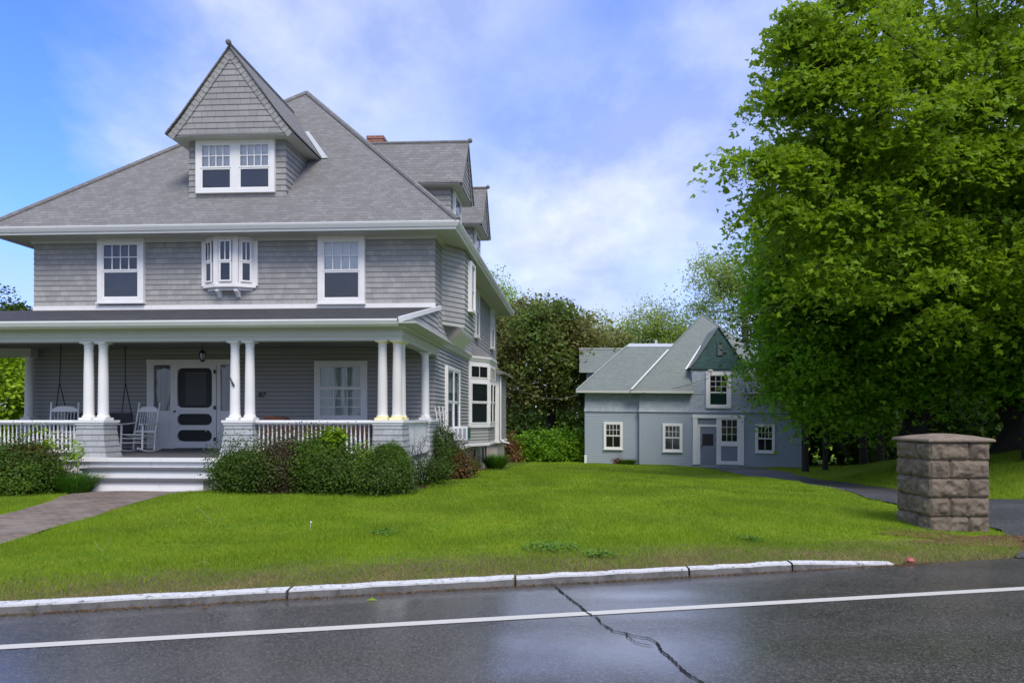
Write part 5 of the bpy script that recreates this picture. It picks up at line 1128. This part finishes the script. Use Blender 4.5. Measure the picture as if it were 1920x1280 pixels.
airy(8.2, 66, 10, 3, 'pale hazy tree showing above the right shoulder of the bronze maple', 42, [(8.6, 66, 9.4, 3.6, 2.6, 2.6), (11, 66, 8, 2.5, 2.5, 2.5)], 110, 55)
airy(13.2, 62, 10, 3, 'round airy tree with thin branches above the long carriage house roof', 43, [(13.2, 62, 9.3, 3.8, 3.0, 3.4), (15.6, 62, 7.5, 2.6, 2.4, 2.6)], 160, 55, leaf=.2, tw=4)
airy(21.5, 61, 15, 3, 'tall lacy tree with bare-looking limbs right of the carriage house peak', 44, [(19.0, 61, 13.6, 3.6, 3.2, 4.2), (23.0, 61, 10.8, 3.6, 3, 4.5), (17, 61, 9.6, 2.4, 2.4, 2.4)], 250, 55, leaf=.2, tw=4, tr=.28, lean=(-1.0, 0))
airy(17.6, 66, 8, 3, 'low yellow-green tree directly behind the carriage house peak', 45, [(17.2, 66, 6.8, 3.2, 2.2, 2.2), (20.5, 66, 6.5, 3.5, 2.2, 3.0)], 110, 70, lm='lime', tw=4)
tree('side_yard_tree', 'yellow-green tree seen under the left end of the porch', 'tree', zc(-22.8, 31), 5, [(-22.5, 30.5, 3.2, 3.4, 2.6, 2.7), (-20, 31, 1.6, 2.0, 2.0, 2.4)], 190, 110, .2, .5, LM['lime'], Bk, .16, 51, None, 'kite', twigs=0)
tree('side_yard_tree', 'dark tree top peeking over the left end of the porch roof', 'tree', zc(-31.5, 41), 8.5, [(-31.2, 41, 6.2, 2.7, 2.6, 3.3)], 150, 90, .24, .55, LM['dark'], Bk, .22, 52, None, 'kite', twigs=4)
# far woodland as one mass
rg = np.random.default_rng(77); cs = []
for x in np.arange(-70, 95, 2.2):
    y = 78 + 6 * math.sin(x * .2) + rg.uniform(-3, 3); h = (4.8 + 1.0 * math.sin(x * .35) + rg.uniform(-.8, .8)) if x < 24 else 9 + rg.uniform(-1, 2); m = 1500
    d = rg.normal(size=(m, 3)); d /= np.linalg.norm(d, axis=1, keepdims=True); cs.append(np.array([x, y, h * .42 - 1.6]) + d * (rg.uniform(.3, 1, m) ** .5)[:, None] * np.array([2.6, 2.2, h * .62]))
for x, y in ((20, 40), (23, 42), (27, 40), (31, 38), (35, 36), (24, 46), (29, 45), (17.5, 42), (36, 30), (40, 28)):
    m = 1600; d = rg.normal(size=(m, 3)); d /= np.linalg.norm(d, axis=1, keepdims=True); cs.append(np.array([x, y, 2.2]) + d * (rg.uniform(.2, 1, m) ** .5)[:, None] * np.array([2.6, 2.0, 4.2]))
cs = np.concatenate(cs); nr = rg.normal(size=cs.shape) + np.array([0, -.3, .6]); nr /= np.linalg.norm(nr, axis=1, keepdims=True)
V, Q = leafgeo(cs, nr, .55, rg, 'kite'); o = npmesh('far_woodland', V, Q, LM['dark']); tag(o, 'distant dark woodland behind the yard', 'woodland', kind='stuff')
# hedge of bright shrubs in front of the bronze maple
for i, (x, y, rx, rz, lab, lm) in enumerate(((.5, 41.2, 1.0, 1.05, 'bright green shrub beside the back corner of the grey house', 'bright'), (2.1, 40.8, 1.15, 1.25, 'bright green middle shrub of the row on the back lawn', 'bright'), (3.7, 41, 1.05, 1.2, 'bright green shrub touching the carriage house corner', 'bright'), (-.15, 40.2, .45, .75, 'small yellowish shrub with red twigs at the left end of the hedge row', 'reddish'))):
    z = zgf(x, y); bush('hedge_shrub', lab, 'shrub', (x, y, z), [(x, y, z + rz * .72, rx, .8, rz * .85), (x + .2, y - .1, z + rz * .35, rx * 1.0, .8, rz * .5)], 5200, .16, LM[lm], 60 + i, group='shrubs on the back lawn', lump=.32)
# foundation planting
def B(i, name, lab, x, y, rx, ry, h, n, leaf, lm, kind='kite', cat='bush', extra=(), grp='bushes in front of the porch', lump=.19, shell=.3, stems=14, up=.5):
    z = zgf(x, y); bush(name, lab, cat, (x, y, z), [(x, y, z + h * .5, rx, ry, h * .52)] + [(a, b, z + c, d, e, f) for a, b, c, d, e, f in extra], n, leaf, LM[lm], 80 + i, kind, stems, grp, shell, up, lump)
B(0, 'porch_bush', 'spreading dark bush right beside the porch steps', -4.95, 12.8, .62, .5, .76, 22500, .040, 'shrub', lump=.2)
B(1, 'porch_bush', 'tall brownish-green bush second from the steps', -4.3, 13.0, .55, .5, .95, 22500, .040, 'shrub_brown')
B(2, 'porch_bush', 'tall dark bush left of the lime green maple seedling', -3.65, 13.05, .55, .5, 1.03, 21000, .040, 'shrub2')
B(3, 'porch_bush', 'low wide bush in front of the lime green seedling', -3.2, 12.65, .62, .5, .62, 19500, .040, 'shrub')
B(4, 'porch_bush', 'low ragged bush below the railing left of the round yew', -2.8, 12.8, .42, .45, .62, 12000, .040, 'shrub2')
B(5, 'round_yew', 'clipped round yew in front of the corner porch pier', -2.3, 12.85, .40, .40, .92, 25500, .040, 'shrub2', 'long', shell=.2, lump=.06)
B(6, 'porch_bush', 'low spreading bush at the foot of the round yew', -2.3, 12.4, .5, .35, .42, 12000, .040, 'shrub')
B(7, 'maple_seedling', 'lime green maple seedling poking up before the porch railing', -3.35, 13.0, .22, .2, 1.2, 260, .13, 'lime', 'maple', 'seedling', extra=((-3.4, 13.0, 1.05, .26, .2, .2),), grp=None, lump=.10, shell=.7, up=1.2)
B(8, 'rhododendron', 'tall rhododendron at the house corner under the side window', -1.72, 16.6, .34, .4, 1.3, 6500, .08, 'shrub', 'long', 'bush', extra=((-1.45, 16.7, .55, .3, .3, .3),), grp=None, lump=.16, up=.7)
B(9, 'red_barberry', 'reddish brown bush right of the rhododendron', -1.28, 16.6, .30, .3, .65, 5000, .05, 'reddish', grp=None)
B(10, 'weedy_shrub', 'low mixed green shrub below the side parapet', -1.85, 14.3, .38, .35, .55, 3200, .07, 'shrub', 'long', grp=None, extra=((-1.55, 14.2, .3, .3, .25, .22),), up=.8)
B(11, 'dark_bush', 'large dark bush at the left edge in front of the railing', -9.6, 12.9, .85, .55, .85, 22500, .040, 'shrub')
B(12, 'dark_bush', 'dark low bush between the walk and the left railing', -9.0, 12.85, .5, .5, .66, 16500, .040, 'shrub')
B(13, 'red_leaf_plant', 'dark red leafed plant in front of the left railing', -9.15, 12.95, .45, .3, .88, 4000, .05, 'red', grp=None)
B(14, 'dark_bush', 'low green bush beside the lawn at the left edge', -9.2, 12.45, .6, .3, .35, 10500, .040, 'shrub2')
for k, (x, h, lab) in enumerate(((-9.05, 1.22, 'lime green sprig, taller one before the left railing'), (-8.5, .95, 'lime green sprig near the left end of the steps'), (-2.95, .95, 'thin leafy shoots left of the round yew'))):
    y = 13.1; z = zgf(x, y); bush('leafy_sprig', lab, 'plant', (x, y, z), [(x, y, z + h * .9, .32, .12, .10), (x + .1, y, z + h * .72, .25, .1, .12)], 150, .11, LM['lime'], 120 + k, 'long', 9, 'leafy sprigs by the porch', .8, 1.0, .1, M['bark_l'], .005)
# bare twig bush beside the parapet
def twigbush(x, y, h, lab, seed):
    rg = np.random.default_rng(seed); z = zgf(x, y); root = np.array([x, y, z]); segs = []
    def grow(p, d, l, r, dep):
        q = p
        for s in range(4):
            d2 = d + rg.normal(size=3) * .22; d2 /= np.linalg.norm(d2); e = q + d2 * l / 4; segs.append((q, e, r, r * .85)); q = e; d = d2; r *= .85
            if dep < 3 and rg.random() < .75: dd = d + rg.normal(size=3) * .65; dd /= np.linalg.norm(dd); grow(q, dd, l * .6, r * .7, dep + 1)
    for k in range(9):
        d = np.array([rg.normal() * .45, rg.normal() * .35, 1.0]); d /= np.linalg.norm(d); grow(root + np.array([rg.normal() * .05, 0, -.03]), d, h * rg.uniform(.6, .95), .010, 0)
    o = tubes_mesh(segs, 'bare_shrub', M['bark'], tuple(root), 5); tag(o, lab, 'shrub')
twigbush(-1.97, 14.2, 1.25, 'leafless twiggy shrub against the white side parapet', 5)
# grass tufts
def tuft(x, y, r, h, n, lab, lm='tuft', seed=0):
    rg = np.random.default_rng(seed); z = zgf(x, y); a = rg.uniform(0, 2 * np.pi, n); rr = r * np.sqrt(rg.uniform(0, 1, n)) * .5; b = np.stack([x + rr * np.cos(a), y + rr * np.sin(a), np.full(n, z - .02)], -1)
    out_ = np.stack([np.cos(a), np.sin(a), np.zeros(n)], -1); hh = h * rg.uniform(.6, 1.1, n)[:, None]; m = b + out_ * (rr * .8)[:, None] + np.array([0, 0, .6]) * hh; t = m + out_ * (rg.uniform(.1, .5, n) * r)[:, None] + np.array([0, 0, .4]) * hh * rg.uniform(.2, 1, n)[:, None]
    s = np.stack([-np.sin(a), np.cos(a), np.zeros(n)], -1) * .008 * (1 + h)
    V = np.stack([b - s, b + s, m + s * .8, m - s * .8, m - s * .8, m + s * .8, t + s * .1, t - s * .1], 1).reshape(-1, 3); Q = (np.array([[0, 1, 2, 3], [4, 5, 6, 7]])[None] + np.arange(n)[:, None, None] * 8).reshape(-1, 4)
    o = npmesh('grass_tuft', V, Q, LM[lm], False, (x, y, z)); tag(o, lab, 'grass tuft', 'tufts of tall grass')
tuft(-1.2, 18.6, .34, .50, 800, 'tall grass tuft beside the cellar wall, left one of the pair', seed=1)
tuft(-.62, 25.5, .55, .62, 900, 'tall grass tuft at the far corner of the grey house', seed=2)
tuft(-8.25, 12.9, .45, .42, 900, 'bright grass clump at the left end of the porch steps', seed=3)
tuft(6.55, 38.6, .6, .38, 700, 'small green weed tuft at the foot of the carriage house wall', seed=4)
z = zgf(6.0, 38.6); bush('dry_weed', 'small reddish dry weed at the foot of the carriage house wall', 'weed', (6.0, 38.6, z), [(6.0, 38.6, z + .16, .3, .2, .2)], 500, .07, LM['reddish'], 140)
# lawn blades (nobody could count them)
def blades():
    rg = np.random.default_rng(9); parts = []
    def add(n, x0, x1, y0, y1, h, wd):
        x = rg.uniform(x0, x1, n); y = rg.uniform(y0, y1, n); dk = y - kline(x)
        ok = (dk > .17) & ~in_drive(x, y, .06) & ~in_walk(x, y, .04) & (np.abs(x) < y * .95 + .5)
        ok &= ~((x > px0) & (x < px1) & (y > py0) & (y < py1))
        ok &= ~((x < -5.6 + 3.9) & (y > 13.1 + 0 * x) & (x < -1.7)) & ~((x > -6.2 - 2.3) & (x < -5.6) & (y > 12.6)); ok &= ~((x < -1.85 + .0945 * (y - 17.3)) & (y > 17.2) & (y < 31))
        pn_ = np.sin(x * 2.3 + 1.2 * np.sin(y * 1.9)) * .5 + np.sin(x * 5.1 - y * 3.3) * .3; bare = (rg.uniform(0, 1, n) > np.clip((dk + pn_ * .45) / 1.3, .10, 1)); r2 = ((x - 6.1) ** 2 * .4 + (y - 8.7) ** 2 * 1.2); bare |= (r2 < .9) & (rg.uniform(0, 1, n) < .72); ok &= ~bare
        x = x[ok]; y = y[ok]; m = len(x); z = zg(x, y) - .005; a = rg.uniform(0, 2 * np.pi, m); le = rg.normal(size=(m, 2)) * h * .45; hh = h * rg.uniform(.5, 1.3, m) * (1 + .5 * np.sin(x * 1.7 + 2 * np.sin(y * 1.3)) * .6)
        b = np.stack([x, y, z], -1); s = np.stack([np.cos(a), np.sin(a) * .4, 0 * a], -1) * wd; t = b + np.stack([le[:, 0], le[:, 1], hh], -1)
        parts.append(np.stack([b - s, b + s, t], 1))
    add(170000, -8, 8, 5, 8.6, .046, .0040); add(200000, -10, 9, 8, 13.2, .048, .0055); add(110000, -3, 12, 13, 22, .055, .009); add(60000, -1, 30, 21, 40, .05, .014); add(70000, 10, 26, 11, 28, .09, .011)
    V = np.concatenate(parts).reshape(-1, 3); Q = np.arange(len(V)).reshape(-1, 3); o = npmesh('grass', V, Q, LM['grass']); tag(o, 'short green lawn grass blades', 'grass', kind='stuff')
blades()
rg = np.random.default_rng(19); n = 42000; x = rg.uniform(-7, 7, n); y = kline(x) + .13 + np.abs(rg.normal(size=n)) * .40; m_ = n // 4; x[:m_] = rg.uniform(4, 7.2, m_); y[:m_] = kline(x[:m_]) + rg.uniform(.05, 1.3, m_); ok = ~in_drive(x, y, .05) & ~in_walk(x, y, .05); x, y = x[ok], y[ok]; n = len(x)
a = rg.uniform(0, 2 * np.pi, n); b = np.stack([x, y, zg(x, y) - .004], -1); s = np.stack([np.cos(a), np.sin(a) * .4, 0 * a], -1) * .0035; t_ = b + np.stack([rg.normal(size=n) * .045, rg.normal(size=n) * .03, rg.uniform(.008, .05, n)], -1)
tag(npmesh('dry_grass', np.stack([b - s, b + s, t_], 1).reshape(-1, 3), np.arange(3 * n).reshape(-1, 3), LM['dry']), 'dry straw-coloured grass thatch along the kerb', 'dry grass', kind='stuff')
for k, (x, y, r, lab) in enumerate(((.45, 7.75, .26, 'bluish green weed patch in the lawn above the road crack'), (.95, 7.35, .16, 'small weed patch in the worn grass just right of the bluish patch above the crack'), (-1.6, 8.6, .14, 'low broad-leaved weed in the middle of the lawn'), (2.9, 8.3, .12, 'low broad-leaved weed in the right half of the lawn'))):
    rg = np.random.default_rng(200 + k); n = int(1000 * r); a = rg.uniform(0, 6.283, n); rr = r * rg.uniform(0, 1, n) ** .8; px_ = x + rr * np.cos(a) * 1.3; py_ = y + rr * np.sin(a); c = np.stack([px_, py_, zg(px_, py_) + rg.uniform(.02, .065, n)], -1); nr = rg.normal(size=(n, 3)) * .4 + np.array([0, -.1, 1.]); nr /= np.linalg.norm(nr, axis=1, keepdims=True)
    V, Q = leafgeo(c, nr, .042, rg, 'kite'); o = npmesh('lawn_weed', V, Q, LM['weed'], False, (x, y, zgf(x, y))); tag(o, lab, 'weed', 'weeds in the lawn')
# small things on the ground
def twig(x, y, pts, lab, mat=None, r=.006):
    z = zgf(x, y); segs = []
    for line in pts:
        for a, b in zip(line[:-1], line[1:]): segs.append((np.array([x + a[0], y + a[1], z + a[2]]), np.array([x + b[0], y + b[1], z + b[2]]), r, r * .7))
    o = tubes_mesh(segs, 'fallen_twig', mat or M['twig'], (x, y, z), 5); tag(o, lab, 'twig', 'pale twigs in the lawn')
M['twig'] = paint('pale_twig', (.20, .24, .06), .8)
twig(-3.95, 9.0, [[(.0, 0, 0), (-.03, 0, .11), (-.12, 0, .20), (-.2, .02, .26)], [(-.03, 0, .11), (.02, 0, .22), (.05, 0, .30)], [(.09, 0, .02), (.12, 0, .18), (.11, 0, .24)]], 'forked pale twig standing in the lawn left of centre')
twig(-4.55, 7.6, [[(0, 0, 0), (.05, 0, .09), (.09, 0, .17)], [(.0, 0, .0), (-.07, 0, .07), (-.1, 0, .12)]], 'pale twig low in the lawn near the brick walk')
twig(-3.2, 6.9, [[(0, 0, .02), (.08, 0, .06), (.15, 0, .03)]], 'short curved pale twig near the kerb')
mb = MB(); x, y = -2.66, 9.0; z = zgf(x, y); mb.tube([(0, 0, 0), (.01, 0, .09)], .003, 5); mb.lathe([(0, .085), (.012, .092), (.014, .10), (.010, .108), (0, .11)], (.01, 0, 0), 10); o = mb.build('dandelion', M['white']); o.location = (x, y, z); tag(o, 'tiny white dandelion head in the lawn', 'flower')
mb = MB(); mb.face([(-.05, 0, .0), (-.01, -.035, .012), (.05, -.005, .004), (.0, .035, .014)]); o = mb.build('fallen_leaf', LM['lime']); x = -1.22; o.location = (x, 5.93, .006); tag(o, 'pale green fallen leaf on the road by the kerb', 'leaf')
mb = MB(); mb.face([(-.04, 0, .0), (-.01, -.02, .01), (.04, -.005, .004), (.0, .02, .012)]); o = mb.build('fallen_leaf', LM['reddish']); o.location = (-2.55, 5.68, .006); tag(o, 'small reddish fallen leaf on the road below the kerb', 'leaf')
mb = MB(); mb.lathe([(0, 0), (.03, .005), (.045, .03), (.03, .055), (0, .06)], (0, 0, 0), 8); o = mb.build('red_scrap', paint('faded_red', (.45, .12, .10), .6)); o.location = (4.36, 7.47, .0); tag(o, 'small faded red scrap at the end of the kerb', 'litter')
# gutter debris: gravel and needles along the kerb foot
rg = np.random.default_rng(3); n = 2600; x = rg.uniform(-6.5, 4.6, n); y = kline(x) - np.abs(rg.normal(size=n)) * .035 - .002; c = np.stack([x, y, np.full(n, .006)], -1); nr = rg.normal(size=(n, 3)) * .5 + np.array([0, 0, 1.]); nr /= np.linalg.norm(nr, axis=1, keepdims=True)
V, Q = leafgeo(c, nr, .028, rg, 'long'); V[:, 2] = np.maximum(V[:, 2], .003); tag(npmesh('gutter_debris', V, Q, LM['reddish']), 'brown needles and grit along the kerb foot', 'debris', kind='stuff')
n = 9000; a = rg.uniform(0, 2 * np.pi, n); rr = np.sqrt(rg.uniform(0, 1, n)); q_ = 1 + .35 * np.sin(3 * a + 1) + .25 * np.sin(7 * a); rr = rr ** 1.5 * q_; x = 6.35 + rr * np.cos(a) * 1.3; y = 9.2 + rr * np.sin(a) * .5; ok = y > kline(x) + .05; x, y = x[ok], y[ok]; n = len(x); c = np.stack([x, y, zg(x, y) + .012], -1); nr = rg.normal(size=(n, 3)) * .25 + np.array([0, 0, 1.]); nr /= np.linalg.norm(nr, axis=1, keepdims=True)
V, Q = leafgeo(c, nr, .055, rg, 'needle'); tag(npmesh('pine_needles', V, Q, leafmat('dry_pine_needles', (.16, .085, .04), (.30, .19, .10), (.22, .13, .06), .1, big=3)), 'brown pine needles strewn round the pillar foot', 'needles', kind='stuff')
